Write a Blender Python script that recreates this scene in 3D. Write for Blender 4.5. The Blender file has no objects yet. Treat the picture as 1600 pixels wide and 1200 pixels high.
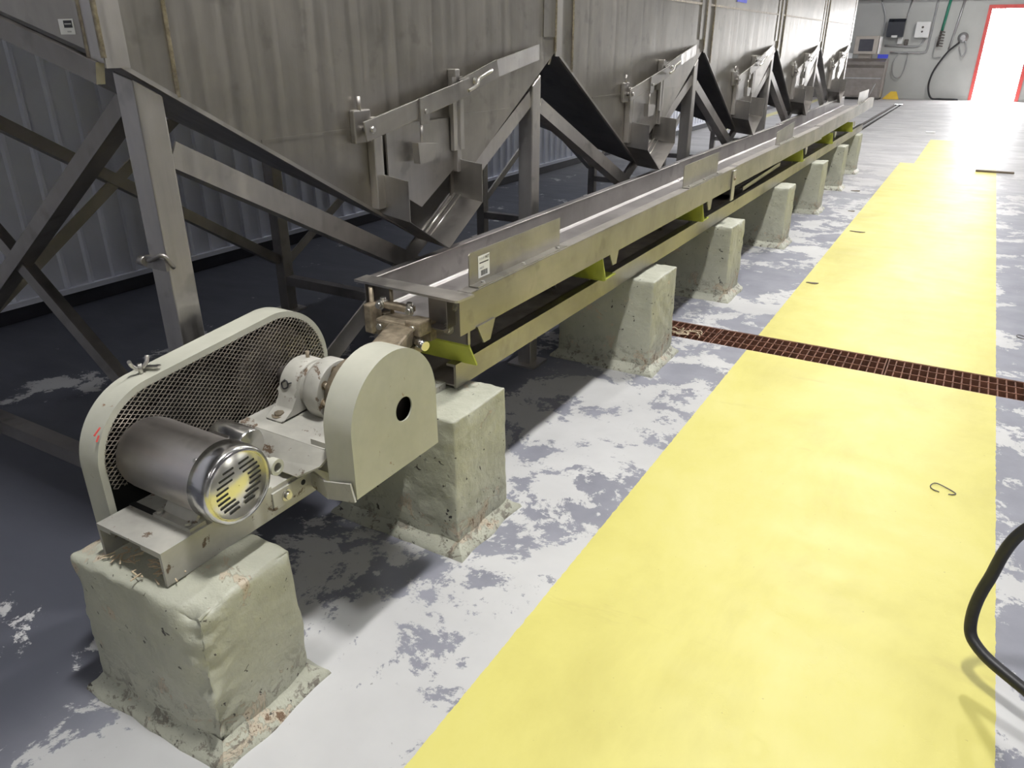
import bpy, bmesh, math, random
from mathutils import Vector, Matrix, noise
random.seed(7)
sc = bpy.context.scene
COL = sc.collection
PI = math.pi

# ------------------------------------------------------------------ materials
def mat(name):
    m = bpy.data.materials.new(name); m.use_nodes = True
    nt = m.node_tree; b = nt.nodes['Principled BSDF']
    return m, nt, b
def N(nt, t, **kw):
    n = nt.nodes.new(t)
    for k, v in kw.items():
        if k in n.inputs: n.inputs[k].default_value = v
        else: setattr(n, k, v)
    return n
def coords(nt, scale=(1, 1, 1), world=False):
    if world:
        src = N(nt, 'ShaderNodeNewGeometry').outputs['Position']
    else:
        src = N(nt, 'ShaderNodeTexCoord').outputs['Object']
    mp = N(nt, 'ShaderNodeMapping'); mp.inputs['Scale'].default_value = scale
    nt.links.new(src, mp.inputs['Vector'])
    return mp.outputs['Vector']
def noise_tex(nt, vec, scale, detail=4, rough=.55, dist=0):
    n = N(nt, 'ShaderNodeTexNoise'); n.inputs['Scale'].default_value = scale
    n.inputs['Detail'].default_value = detail; n.inputs['Roughness'].default_value = rough
    n.inputs['Distortion'].default_value = dist
    nt.links.new(vec, n.inputs['Vector']); return n.outputs['Fac']
def ramp(nt, fac, stops):
    r = N(nt, 'ShaderNodeValToRGB'); e = r.color_ramp.elements
    while len(e) < len(stops): e.new(.5)
    for i, (p, c) in enumerate(stops):
        e[i].position = p; e[i].color = (c[0], c[1], c[2], 1) if hasattr(c, '__len__') else (c, c, c, 1)
    nt.links.new(fac, r.inputs['Fac']); return r.outputs['Color']
def mix(nt, fac, a, b):
    m = N(nt, 'ShaderNodeMix', data_type='RGBA')
    for sock, v in ((m.inputs[0], fac), (m.inputs[6], a), (m.inputs[7], b)):
        if hasattr(v, 'is_linked') or hasattr(v, 'links'): nt.links.new(v, sock)
        elif hasattr(v, '__len__'): sock.default_value = (v[0], v[1], v[2], 1)
        else: sock.default_value = v
    return m.outputs[2]
def mth(nt, op, a, b=None, c=None, clamp=False):
    m = N(nt, 'ShaderNodeMath', operation=op); m.use_clamp = clamp
    for i, v in enumerate((a, b, c)):
        if v is None: continue
        if hasattr(v, 'links'): nt.links.new(v, m.inputs[i])
        else: m.inputs[i].default_value = v
    return m.outputs[0]
def bump(nt, b, h, strength=.3, dist=.01):
    n = N(nt, 'ShaderNodeBump'); n.inputs['Strength'].default_value = strength; n.inputs['Distance'].default_value = dist
    nt.links.new(h, n.inputs['Height']); nt.links.new(n.outputs['Normal'], b.inputs['Normal'])
def plain(name, col, rough=.5, metal=0, var=.08, scale=8):
    m, nt, b = mat(name)
    v = coords(nt); f = noise_tex(nt, v, scale, 5, .6)
    lo = [c * (1 - var) for c in col]; hi = [min(1, c * (1 + var)) for c in col]
    nt.links.new(ramp(nt, f, [(.3, lo), (.7, hi)]), b.inputs['Base Color'])
    b.inputs['Roughness'].default_value = rough; b.inputs['Metallic'].default_value = metal
    return m
def stainless(name, col, rough=.35, streak=(40, 40, 1.2), wave=.0, stain=.25, aniso=0):
    m, nt, b = mat(name)
    v = coords(nt, streak); f = noise_tex(nt, v, 1.0, 6, .65)
    v2 = coords(nt); g = noise_tex(nt, v2, 2.3, 5, .6, .4)
    c1 = ramp(nt, g, [(.32, [c * (1 - stain) for c in col]), (.68, [min(1, c * (1 + stain * .6)) for c in col])])
    c2 = ramp(nt, f, [(.3, .72), (.7, 1.0)])
    mm = N(nt, 'ShaderNodeMix', data_type='RGBA', blend_type='MULTIPLY'); mm.inputs[0].default_value = .5
    nt.links.new(c1, mm.inputs[6]); nt.links.new(c2, mm.inputs[7])
    # sparse dark blotches of grime
    h = noise_tex(nt, v2, 11, 3, .5)
    bl = ramp(nt, h, [(.60, 0), (.70, 1)])
    nt.links.new(mix(nt, mth(nt, 'MULTIPLY', bl, .35), mm.outputs[2], [c * .45 for c in col]), b.inputs['Base Color'])
    b.inputs['Metallic'].default_value = 1.0
    rr = N(nt, 'ShaderNodeMapRange'); rr.inputs[1].default_value = .25; rr.inputs[2].default_value = .75
    rr.inputs[3].default_value = rough * .8; rr.inputs[4].default_value = rough * 1.25
    nt.links.new(f, rr.inputs[0]); nt.links.new(rr.outputs[0], b.inputs['Roughness'])
    hsum = mth(nt, 'MULTIPLY', f, .06)
    if wave:
        w = noise_tex(nt, coords(nt, (1.5, 3.5, .8)), 1.0, 2, .4)
        hsum = mth(nt, 'ADD', hsum, mth(nt, 'MULTIPLY', w, wave))
    bump(nt, b, hsum, .5, .02)
    return m
def paint(name, col, rough=.45, chips=.70, under=(.35, .2, .11), bmp=.12, scale=14, dirt=.25):
    m, nt, b = mat(name)
    v = coords(nt); f = noise_tex(nt, v, scale, 8, .7, .3); g = noise_tex(nt, v, 3.0, 5, .65)
    base = ramp(nt, g, [(.3, [c * (1 - dirt) for c in col]), (.62, col)])
    k = ramp(nt, f, [(chips, 0), (chips + .03, 1)])
    nt.links.new(mix(nt, k, base, under), b.inputs['Base Color'])
    b.inputs['Roughness'].default_value = rough
    bump(nt, b, mth(nt, 'SUBTRACT', mth(nt, 'MULTIPLY', noise_tex(nt, v, 40, 3), .25), k), bmp, .004)
    return m
def concrete_paint(name, col):
    m, nt, b = mat(name)
    v = coords(nt)
    g = noise_tex(nt, v, 3.5, 6, .7, .2)
    base = ramp(nt, g, [(.3, [c * .78 for c in col]), (.65, col)])
    z = N(nt, 'ShaderNodeSeparateXYZ'); nt.links.new(coords(nt), z.inputs[0])
    # scraped patches of tan undercoat, mostly high on the block, and small black pits
    f = noise_tex(nt, v, 7, 9, .72, .6)
    k1 = ramp(nt, f, [(.598, 0), (.606, 1)])
    c1 = mix(nt, k1, base, (.48, .42, .32))
    k1b = ramp(nt, f, [(.652, 0), (.665, 1)])
    c1 = mix(nt, k1b, c1, (.16, .10, .06))
    pits = ramp(nt, noise_tex(nt, v, 38, 4, .6, .5), [(.665, 0), (.685, 1)])
    c2 = mix(nt, pits, c1, (.06, .055, .05))
    # scuffed, dirty foot of the block
    foot = mth(nt, 'SUBTRACT', .16, z.outputs[2])
    fk = mth(nt, 'MULTIPLY', foot, 5, clamp=True)
    sc_ = ramp(nt, noise_tex(nt, v, 26, 6, .75, .5), [(.52, 0), (.58, 1)])
    c3 = mix(nt, mth(nt, 'MULTIPLY', fk, sc_), c2, (.10, .08, .065))
    nt.links.new(c3, b.inputs['Base Color'])
    b.inputs['Roughness'].default_value = .5
    h = mth(nt, 'ADD', mth(nt, 'MULTIPLY', noise_tex(nt, v, 22, 6, .6), .6), mth(nt, 'MULTIPLY', k1, -.35))
    bump(nt, b, h, .7, .014)
    return m

M = {}
M['bin'] = stainless('bin_stainless', (.43, .405, .36), .38, (26, 26, .7), .26, .22)
M['frame'] = stainless('frame_stainless', (.56, .535, .50), .42, (30, 30, 3), 0, .18)
M['frame2'] = stainless('shaded_frame_stainless', (.34, .32, .30), .5, (30, 30, 3), 0, .3)  # darker copy of the frame stainless, with shade put into its colour
M['fibre'] = plain('lime_fibreglass_spring', (.42, .46, .07), .4, 0, .2, 6)
M['lever'] = stainless('lever_stainless', (.40, .38, .355), .42, (30, 30, 3), 0, .25)
M['chute'] = stainless('chute_stainless', (.40, .38, .36), .38, (20, 20, 3), 0, .3)
M['gate'] = stainless('gate_stainless', (.50, .48, .45), .4, (30, 30, 3), 0, .25)
M['trough'] = stainless('trough_stainless', (.37, .35, .34), .5, (12, 3, 12), .1, .25)
M['troughface'] = stainless('trough_side_stainless', (.42, .40, .355), .40, (20, 2, 20), .05, .3)
M['polish'] = stainless('polished_stainless', (.74, .73, .72), .2, (3, 30, 30), 0, .1)
M['motor'] = stainless('motor_stainless', (.74, .70, .67), .36, (2, 25, 25), 0, .2)
M['weld'] = plain('weld_bead', (.34, .30, .255), .45, .15, .45, 60)
M['grille'] = plain('fan_grille_stainless', (.84, .82, .74), .3, 1, .06)
M['darksteel'] = plain('dark_grimy_steel', (.13, .115, .105), .55, .3, .4, 20)
M['black'] = plain('black_void', (.012, .012, .012), .7, 0, .1)
M['rubber'] = plain('black_rubber', (.018, .018, .02), .45, 0, .2, 60)
M['sage'] = paint('sage_enamel', (.50, .50, .42), .38, .655, (.25, .15, .09))
M['sagedirty'] = paint('sage_enamel_grimy', (.48, .47, .42), .45, .60, (.13, .09, .06), .2, 16, .45)
M['concrete'] = concrete_paint('painted_concrete', (.47, .475, .385))
M['curb'] = plain('curb_paint', (.55, .55, .53), .45, 0, .25, 12)
M['wire'] = plain('expanded_wire', (.34, .31, .27), .4, .7, .3, 30)
M['bolt'] = plain('zinc_bolt', (.62, .60, .56), .3, 1, .2, 40)
M['brassy'] = plain('grimy_cast', (.30, .25, .18), .45, .5, .5, 30)
M['rust'] = plain('rusty_steel', (.17, .075, .045), .75, .2, .45, 24)
M['wall'] = plain('white_wall_metal', (.70, .72, .81), .4, 0, .05, 3)
M['farwall'] = plain('far_wall_paint', (.47, .475, .45), .5, 0, .05, 2)
M['dimwall'] = plain('side_wall_paint', (.22, .22, .22), .6, 0, .08, 2)
M['ceil'] = plain('ceiling_paint', (.14, .14, .15), .7, 0, .1)
M['dark'] = plain('dark_band', (.03, .03, .04), .6, 0, .2)
M['white'] = plain('white_plastic', (.78, .78, .76), .4, 0, .03)
M['blackplastic'] = plain('smoked_black_plastic', (.02, .022, .03), .25, 0, .1)
M['beige'] = plain('beige_plastic', (.42, .38, .33), .5, 0, .08)
M['screen'] = plain('dead_screen', (.06, .06, .07), .2, 0, .1)
M['console'] = plain('console_steel', (.30, .27, .245), .42, .6, .12)
M['red'] = plain('red_enamel', (.72, .11, .10), .4, 0, .1)
M['paper'] = plain('label_paper', (.80, .80, .78), .5, 0, .03)
M['ink'] = plain('printed_ink', (.02, .02, .022), .5, 0, .1)
M['greyink'] = plain('grey_ink', (.45, .45, .45), .5, 0, .05)
M['blue'] = plain('blue_label', (.04, .06, .55), .4, 0, .05)
M['green'] = plain('green_pipe', (.03, .22, .14), .4, 0, .2)
M['yellowp'] = plain('yellow_plastic', (.75, .50, .04), .4, 0, .05)
M['straw'] = plain('dry_straw', (.50, .41, .28), .7, 0, .2)
M['leaf'] = plain('dry_leaf', (.13, .10, .07), .7, 0, .3)
M['conduit'] = plain('galvanised_conduit', (.45, .45, .45), .4, .7, .1)

def floor_material():
    m, nt, b = mat('painted_floor')
    pos = coords(nt, world=True)
    s = N(nt, 'ShaderNodeSeparateXYZ'); nt.links.new(pos, s.inputs[0]); X, Y = s.outputs[0], s.outputs[1]
    # peeling light paint over blue-grey paint
    n1 = noise_tex(nt, pos, 2.6, 12, .74, .25)
    n2 = noise_tex(nt, pos, .9, 3, .5)
    fine = noise_tex(nt, pos, 16, 6, .7, .3)
    n = mth(nt, 'ADD', mth(nt, 'MULTIPLY', n1, .75), mth(nt, 'ADD', mth(nt, 'MULTIPLY', n2, .25), mth(nt, 'MULTIPLY', mth(nt, 'SUBTRACT', fine, .5), .10)))
    def band(v, a, bb):  # smooth 0..1 between a and b
        r = N(nt, 'ShaderNodeMapRange'); r.interpolation_type = 'SMOOTHSTEP'
        nt.links.new(v, r.inputs[0]); r.inputs[1].default_value = a; r.inputs[2].default_value = bb
        return r.outputs[0]
    under = mth(nt, 'SUBTRACT', 1.0, band(X, -1.70, -1.36))        # below the bins: little light paint left, grey paint darkened as shade
    right = band(X, .25, .40)                                        # right of the walkway: worn
    near = mth(nt, 'SUBTRACT', 1.0, band(Y, 1.2, 3.0))
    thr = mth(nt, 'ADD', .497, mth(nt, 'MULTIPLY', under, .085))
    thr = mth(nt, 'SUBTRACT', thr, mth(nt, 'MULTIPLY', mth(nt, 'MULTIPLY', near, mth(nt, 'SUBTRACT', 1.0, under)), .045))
    thr = mth(nt, 'ADD', thr, mth(nt, 'MULTIPLY', right, .035))
    k = mth(nt, 'MULTIPLY', mth(nt, 'SUBTRACT', n, thr), 70, clamp=True)
    grey = ramp(nt, noise_tex(nt, pos, 5, 6, .6), [(.3, (.19, .195, .23)), (.7, (.26, .265, .305))])
    grey = mix(nt, mth(nt, 'MULTIPLY', under, .9), grey, (.062, .066, .085))  # shade painted into the grey floor colour below and left of the conveyor
    light = ramp(nt, noise_tex(nt, pos, 1.7, 5, .6), [(.3, (.43, .43, .43)), (.7, (.545, .545, .54))])
    specks = ramp(nt, noise_tex(nt, pos, 55, 3, .6), [(.70, 0), (.74, 1)])
    light = mix(nt, mth(nt, 'MULTIPLY', specks, .6), light, (.12, .11, .11))
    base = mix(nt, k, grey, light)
    # far end of the hall: a worn, greyer concrete
    far = band(Y, 6.5, 12)
    streak = noise_tex(nt, coords(nt, (.5, 2.2, 1), world=True), 1.6, 8, .65)
    farc = ramp(nt, streak, [(.32, (.30, .29, .28)), (.66, (.52, .51, .50))])
    base = mix(nt, mth(nt, 'MULTIPLY', far, .8), base, farc)
    # yellow walkway
    wob = mth(nt, 'MULTIPLY', mth(nt, 'SUBTRACT', noise_tex(nt, pos, 30, 4), .5), .010)
    Xw = mth(nt, 'ADD', X, wob)
    def step(v, a): return mth(nt, 'GREATER_THAN', v, a)
    def less(v, a): return mth(nt, 'LESS_THAN', v, a)
    inx = mth(nt, 'MULTIPLY', step(Xw, -.765), less(Xw, .318))
    near_y = less(Y, 11.3)
    tail = mth(nt, 'MULTIPLY', mth(nt, 'MULTIPLY', step(Xw, -.60), less(Xw, .318)), less(Y, 14.4))
    ym = mth(nt, 'MAXIMUM', mth(nt, 'MULTIPLY', inx, near_y), tail)
    band2 = mth(nt, 'MULTIPLY', mth(nt, 'MULTIPLY', step(X, -4.06), less(X, -3.88)), step(Y, 14.0))
    ym = mth(nt, 'MAXIMUM', ym, mth(nt, 'MULTIPLY', band2, .7))
    yc = ramp(nt, noise_tex(nt, coords(nt, (1, .55, 1), world=True), 2.2, 7, .62, .3), [(.28, (.50, .45, .11)), (.5, (.60, .55, .15)), (.7, (.635, .59, .20))])
    dirtl = ramp(nt, noise_tex(nt, coords(nt, (.6, 3.5, 1), world=True), 1.3, 6, .7, .5), [(.62, 0), (.76, 1)])
    yc = mix(nt, mth(nt, 'MULTIPLY', dirtl, .35), yc, (.36, .28, .09))
    ysp = ramp(nt, noise_tex(nt, pos, 70, 2, .5), [(.745, 0), (.77, 1)])
    yc = mix(nt, mth(nt, 'MULTIPLY', ysp, .45), yc, (.30, .24, .08))
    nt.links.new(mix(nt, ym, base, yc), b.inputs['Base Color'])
    rr = N(nt, 'ShaderNodeMapRange'); nt.links.new(noise_tex(nt, coords(nt, (1, 3, 1), world=True), 3, 5), rr.inputs[0])
    rr.inputs[3].default_value = .36; rr.inputs[4].default_value = .62
    nt.links.new(rr.outputs[0], b.inputs['Roughness'])
    h = mth(nt, 'ADD', mth(nt, 'MULTIPLY', k, .5), mth(nt, 'MULTIPLY', noise_tex(nt, pos, 12, 4), .5))
    bump(nt, b, mth(nt, 'MULTIPLY', h, mth(nt, 'SUBTRACT', 1, mth(nt, 'MULTIPLY', ym, .5))), .18, .004)
    return m
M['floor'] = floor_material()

# ------------------------------------------------------------------ mesh tools
class MB:
    def __init__(self): self.bm = bmesh.new(); self.mats = []; self.cur = 0
    def use(self, m):
        if m not in self.mats: self.mats.append(m)
        self.cur = self.mats.index(m); return self
    def _mark(self, faces):
        for f in faces: f.material_index = self.cur
    def box(self, x0, x1, y0, y1, z0, z1, bev=0):
        vs = [self.bm.verts.new((x, y, z)) for x in (x0, x1) for y in (y0, y1) for z in (z0, z1)]
        F = [(0, 1, 3, 2), (4, 6, 7, 5), (0, 4, 5, 1), (2, 3, 7, 6), (0, 2, 6, 4), (1, 5, 7, 3)]
        fs = [self.bm.faces.new([vs[i] for i in f]) for f in F]; self._mark(fs)
        if bev:
            es = {e for f in fs for e in f.edges}
            r = bmesh.ops.bevel(self.bm, geom=list(es), offset=bev, segments=2, affect='EDGES', profile=.5); self._mark(r['faces'])
        return self
    def bar(self, p, q, w, h, up=(0, 0, 1), bev=0):
        """box from p to q; w across, h along 'up'"""
        p, q = Vector(p), Vector(q); d = (q - p).normalized(); s = d.cross(Vector(up)).normalized(); u = s.cross(d)
        s *= w / 2; u *= h / 2
        vs = [self.bm.verts.new(c + a * s + b_ * u) for c in (p, q) for a in (-1, 1) for b_ in (-1, 1)]
        F = [(0, 1, 3, 2), (4, 6, 7, 5), (0, 4, 5, 1), (2, 3, 7, 6), (0, 2, 6, 4), (1, 5, 7, 3)]
        fs = [self.bm.faces.new([vs[i] for i in f]) for f in F]; self._mark(fs)
        if bev:
            es = {e for f in fs for e in f.edges}
            r = bmesh.ops.bevel(self.bm, geom=list(es), offset=bev, segments=2, affect='EDGES', profile=.5); self._mark(r['faces'])
        return self
    def prism(self, pts, d, hole=None):
        """planar polygon pts (3D) extruded by vector d"""
        d = Vector(d); a = [self.bm.verts.new(p) for p in pts]; b = [self.bm.verts.new(Vector(p) + d) for p in pts]
        fs = [self.bm.faces.new(a), self.bm.faces.new(b[::-1])]
        n = len(pts)
        for i in range(n): fs.append(self.bm.faces.new([a[i], b[i], b[(i + 1) % n], a[(i + 1) % n]]))
        self._mark(fs); return self
    def ring_prism(self, outer, inner, d):
        """closed band between outer and inner outlines (same count), extruded"""
        d = Vector(d); n = len(outer)
        A = [[self.bm.verts.new(Vector(p) + k * d) for p in L] for L in (outer, inner) for k in (0, 1)]
        o0, o1, i0, i1 = A; fs = []
        for i in range(n):
            j = (i + 1) % n
            fs += [self.bm.faces.new([o0[i], o0[j], i0[j], i0[i]]), self.bm.faces.new([o1[i], i1[i], i1[j], o1[j]]),
                   self.bm.faces.new([o0[i], o1[i], o1[j], o0[j]]), self.bm.faces.new([i0[i], i0[j], i1[j], i1[i]])]
        self._mark(fs); return self
    def lathe(self, c, axis, prof, n=32, caps=True):
        """prof: list of (along, radius)"""
        ax = Vector(axis).normalized(); t = Vector((0, 0, 1)) if abs(ax.z) < .9 else Vector((1, 0, 0))
        u = ax.cross(t).normalized(); v = ax.cross(u); c = Vector(c)
        rings = [[self.bm.verts.new(c + ax * a + (u * math.cos(2 * PI * i / n) + v * math.sin(2 * PI * i / n)) * r) for i in range(n)] for a, r in prof]
        fs = []
        for a, b in zip(rings, rings[1:]):
            for i in range(n): fs.append(self.bm.faces.new([a[i], a[(i + 1) % n], b[(i + 1) % n], b[i]]))
        for f in fs: f.smooth = True
        if caps:
            fs.append(self.bm.faces.new(rings[0][::-1])); fs.append(self.bm.faces.new(rings[-1]))
        self._mark(fs); return self
    def cyl(self, p, q, r, n=16):
        p, q = Vector(p), Vector(q); return self.lathe(p, q - p, [(0, r), ((q - p).length, r)], n)
    def hexbolt(self, c, axis, r=.010, h=.008):
        ax = Vector(axis).normalized()
        self.lathe(c, axis, [(0, r * 1.5), (h * .25, r * 1.5)], 14); self.lathe(Vector(c) + ax * h * .25, axis, [(0, r), (h, r)], 6); return self
    def tube(self, pts, r, n=10):
        pts = [Vector(p) for p in pts]; rings = []; last = None
        for i, p in enumerate(pts):
            d = (pts[min(i + 1, len(pts) - 1)] - pts[max(i - 1, 0)]).normalized()
            if last is None:
                t = Vector((0, 0, 1)) if abs(d.z) < .9 else Vector((1, 0, 0)); u = d.cross(t).normalized()
            else:
                u = (last - d * last.dot(d)).normalized()
            last = u; v = d.cross(u)
            rings.append([self.bm.verts.new(p + (u * math.cos(2 * PI * k / n) + v * math.sin(2 * PI * k / n)) * r) for k in range(n)])
        fs = []
        for a, b in zip(rings, rings[1:]):
            for k in range(n):
                f = self.bm.faces.new([a[k], a[(k + 1) % n], b[(k + 1) % n], b[k]]); f.smooth = True; fs.append(f)
        fs.append(self.bm.faces.new(rings[0][::-1])); fs.append(self.bm.faces.new(rings[-1])); self._mark(fs); return self
    def build(self, name, m, parent=None, kind=None, label=None):
        root = parent
        while root is not None and root.parent is not None: root = root.parent
        off = Vector(root.location) if root is not None else Vector((0, 0, 0))
        bmesh.ops.recalc_face_normals(self.bm, faces=self.bm.faces[:])
        if off.length: bmesh.ops.translate(self.bm, verts=self.bm.verts[:], vec=-off)
        me = bpy.data.meshes.new(name); self.bm.to_mesh(me); self.bm.free()
        for q in (self.mats or [m]): me.materials.append(q)
        o = bpy.data.objects.new(name, me); COL.objects.link(o)
        if parent is not None: o.parent = parent
        if kind: o['kind'] = kind
        if label: o['label'] = label
        return o
def build_each(mb, name, m, parent, label=None):
    """one object per separate piece (connected pieces whose boxes touch stay together)"""
    bm = mb.bm; seen = set(); isl = []
    for v in bm.verts:
        if v in seen: continue
        st = [v]; seen.add(v); comp = []
        while st:
            q = st.pop(); comp.append(q)
            for e in q.link_edges:
                o = e.other_vert(q)
                if o not in seen: seen.add(o); st.append(o)
        isl.append(comp)
    def bb(c): return [min(v.co[i] for v in c) - 2e-4 for i in range(3)], [max(v.co[i] for v in c) + 2e-4 for i in range(3)]
    done = False
    while not done:
        done = True; B = [bb(c) for c in isl]
        for i in range(len(isl)):
            for j in range(i + 1, len(isl)):
                if all(B[i][0][k] <= B[j][1][k] and B[j][0][k] <= B[i][1][k] for k in range(3)):
                    isl[i] += isl.pop(j); done = False; break
            if not done: break
    out = []
    for c in isl:
        n = MB(); mp = {v: n.bm.verts.new(v.co) for v in c}
        for f in {f for v in c for f in v.link_faces}:
            g = n.bm.faces.new([mp[v] for v in f.verts]); g.smooth = f.smooth
        out.append(n.build(name, m, parent, label=label))
    bm.free(); return out
def tag(o, label, cat, group=None):
    o['label'] = label; o['category'] = cat
    if group: o['group'] = group
    return o
def thing(name, loc, label, cat, group=None):
    o = bpy.data.objects.new(name, None); COL.objects.link(o); o.location = loc; o.empty_display_size = .1
    return tag(o, label, cat, group)
def solo(mb, name, m, loc, label, cat, group=None):
    """a thing that is one mesh, origin at loc"""
    bmesh.ops.translate(mb.bm, verts=mb.bm.verts[:], vec=-Vector(loc))
    o = mb.build(name, m); o.location = loc
    return tag(o, label, cat, group)
def copy_tree(o, parent=None):
    c = o.copy(); COL.objects.link(c)
    if parent is not None: c.parent = parent
    for ch in list(o.children): copy_tree(ch, c)
    return c
def smooth(o, angle=40):
    for p in o.data.polygons: p.use_smooth = True
    try: o.data.set_sharp_from_angle(angle=math.radians(angle))
    except Exception: pass
    return o
def path(ctrl, n=12):
    """Catmull-Rom through ctrl"""
    P = [Vector(p) for p in ctrl]; P = [2 * P[0] - P[1]] + P + [2 * P[-1] - P[-2]]; out = []
    for i in range(1, len(P) - 2):
        for k in range(n):
            t = k / n; a, b, c, d = P[i - 1], P[i], P[i + 1], P[i + 2]
            out.append(.5 * ((2 * b) + (c - a) * t + (2 * a - 5 * b + 4 * c - d) * t * t + (3 * b - a - 3 * c + d) * t ** 3))
    out.append(P[-2]); return out
def text_into(mb, s, size, origin, right, up, m):
    """lettering as flat extruded mesh written into mb"""
    cu = bpy.data.curves.new('lettering', 'FONT'); cu.body = s; cu.size = size; cu.extrude = .0002
    ob = bpy.data.objects.new('lettering', cu); COL.objects.link(ob)
    dg = bpy.context.evaluated_depsgraph_get(); dg.update()
    me = bpy.data.meshes.new_from_object(ob.evaluated_get(dg))
    mb.use(m); r, u = Vector(right), Vector(up); nrm = r.cross(u); base = Vector(origin)
    vs = [mb.bm.verts.new(base + r * v.co.x + u * v.co.y + nrm * v.co.z) for v in me.vertices]
    for p in me.polygons:
        try: mb.bm.faces.new([vs[i] for i in p.vertices]).material_index = mb.cur
        except ValueError: pass
    bpy.data.objects.remove(ob); bpy.data.curves.remove(cu); bpy.data.meshes.remove(me)

# ------------------------------------------------------------------ the hall
XL, XR, YB, YF, ZC = -4.35, 9.0, -5.0, 25.5, 5.2
DX0, DX1, DZ = -.285, .72, 2.27           # bright doorway in the far wall
TY0, TY1, TX0 = 3.635, 3.875, -2.2        # drain trench
FX0, FX1, FY0, FY1 = -1.95, -1.76, 15.4, 22.9   # long drain slot at the far end
b = MB()
def quad(x0, x1, y0, y1, z=0):
    vs = [b.bm.verts.new(p) for p in ((x0, y0, z), (x1, y0, z), (x1, y1, z), (x0, y1, z))]; b.bm.faces.new(vs)
quad(XL - .1, XR, YB, TY0); quad(XL - .1, TX0, TY0, TY1); quad(XL - .1, XR, TY1, FY0)
quad(XL - .1, FX0, FY0, FY1); quad(FX1, XR, FY0, FY1); quad(XL - .1, XR, FY1, YF + .3)
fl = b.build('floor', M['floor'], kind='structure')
b = MB()
b.box(TX0, XR, TY0 - .01, TY0, -.16, -.002).box(TX0, XR, TY1, TY1 + .01, -.16, -.002).box(TX0, XR, TY0, TY1, -.17, -.16).box(TX0 - .01, TX0, TY0, TY1, -.16, -.002)
b.build('trim_1', M['rust'], kind='structure')
b = MB()
b.box(FX0 - .01, FX0, FY0, FY1, -.13, -.002).box(FX1, FX1 + .01, FY0, FY1, -.13, -.002).box(FX0, FX1, FY0, FY1, -.14, -.13).box(FX0, FX1, FY0 - .01, FY0, -.13, -.002).box(FX0, FX1, FY1, FY1 + .01, -.13, -.002)
b.build('trim_2', M['dark'], kind='structure')
# ribbed white metal wall behind the bins
b = MB()
y = YB
while y < YF:
    y1 = min(y + .146, YF)
    prof = [(y, 0), (y + .010, .016), (y + .026, .016), (y + .036, 0), (y1, 0)]
    for (ya, da), (yb, db) in zip(prof, prof[1:]):
        vs = [b.bm.verts.new(p) for p in ((XL + da, ya, .09), (XL + db, yb, .09), (XL + db, yb, ZC), (XL + da, ya, ZC))]; b.bm.faces.new(vs)
    y = y1
b.box(XL - .08, XL - .02, YB, YF, 0, ZC)
b.build('wall_left', M['wall'], kind='structure')
b = MB(); b.box(XL - .01, XL + .03, YB, YF, .085, .115)
b.build('baseboard_left', M['wall'], kind='structure')
b = MB(); b.box(XL - .02, XL + .004, YB, YF, 0, .085)
b.build('trim_3', M['dark'], kind='structure')
b = MB()
b.box(XL - .08, DX0, YF, YF + .2, 0, ZC).box(DX1, XR, YF, YF + .2, 0, ZC).box(DX0, DX1, YF, YF + .2, DZ, ZC)
b.build('wall_far', M['farwall'], kind='structure')
b = MB(); b.box(XL, XR, YF - .14, YF - .002, 2.55, 2.86)
b.build('trim_4', M['dark'], kind='structure')
b = MB(); b.box(XL, DX0 - .1, YF - .02, YF - .001, 0, .1).box(DX1 + .1, XR, YF - .02, YF - .001, 0, .1)
b.build('baseboard_far', M['farwall'], kind='structure')
b = MB(); b.box(DX0 - .09, DX0, YF - .03, YF + .22, 0, DZ + .09).box(DX1, DX1 + .09, YF - .03, YF + .22, 0, DZ + .09).box(DX0, DX1, YF - .03, YF + .22, DZ, DZ + .09)
b.box(DX0, DX1, YF + .02, YF + .2, 0, .015)
b.build('door_1', M['red'], kind='structure')
b = MB(); b.box(XR, XR + .1, YB, YF, 0, ZC); b.build('wall_right', M['dimwall'], kind='structure')
b = MB(); b.box(XL - .08, XR + .1, YB - .1, YB, 0, ZC); b.build('wall_near', M['dimwall'], kind='structure')
b = MB(); b.box(XL - .08, XR + .1, YB - .1, YF + .2, ZC, ZC + .1); b.build('ceiling', M['ceil'], kind='structure')
b = MB(); b.box(-12, 12, YF + .3, YF + 30, -.12, -.02)
b.build('ground', plain('outside_concrete', (.6, .6, .58), .8), kind='structure')

# ------------------------------------------------------------------ drain grates
def grate(x0, x1, label):
    t = thing('drain_grate', ((x0 + x1) / 2, (TY0 + TY1) / 2, -.03), label, 'drain grate', 'rusty drain grates across the floor')
    f = MB(); f.box(x0, x1, TY0 + .003, TY0 + .008, -.035, -.002).box(x0, x1, TY1 - .008, TY1 - .003, -.035, -.002)
    for k in (1, 2): yy = TY0 + (TY1 - TY0) * k / 3; f.box(x0, x1, yy - .003, yy + .003, -.03, -.002)
    f.box(x0, x0 + .006, TY0 + .008, TY1 - .008, -.035, -.002).box(x1 - .006, x1, TY0 + .008, TY1 - .008, -.035, -.002)
    f.build('frame_bar', M['rust'], t)
    c = MB(); n = int((x1 - x0) / .034)
    for i in range(1, n): xx = x0 + (x1 - x0) * i / n; c.box(xx - .0028, xx + .0028, TY0 + .008, TY1 - .008, -.024, -.004)
    c.build('cross_bar', M['rust'], t, kind='stuff')
    s = MB(); s.box(x0 + .01, x0 + .03, TY0 + .002, TY1 - .002, -.159, -.036).box(x1 - .03, x1 - .01, TY0 + .002, TY1 - .002, -.159, -.036)
    build_each(s, 'support_leg', M['rust'], t)
xs = [-2.19, -.955, -.135, .68, 1.5]
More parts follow.
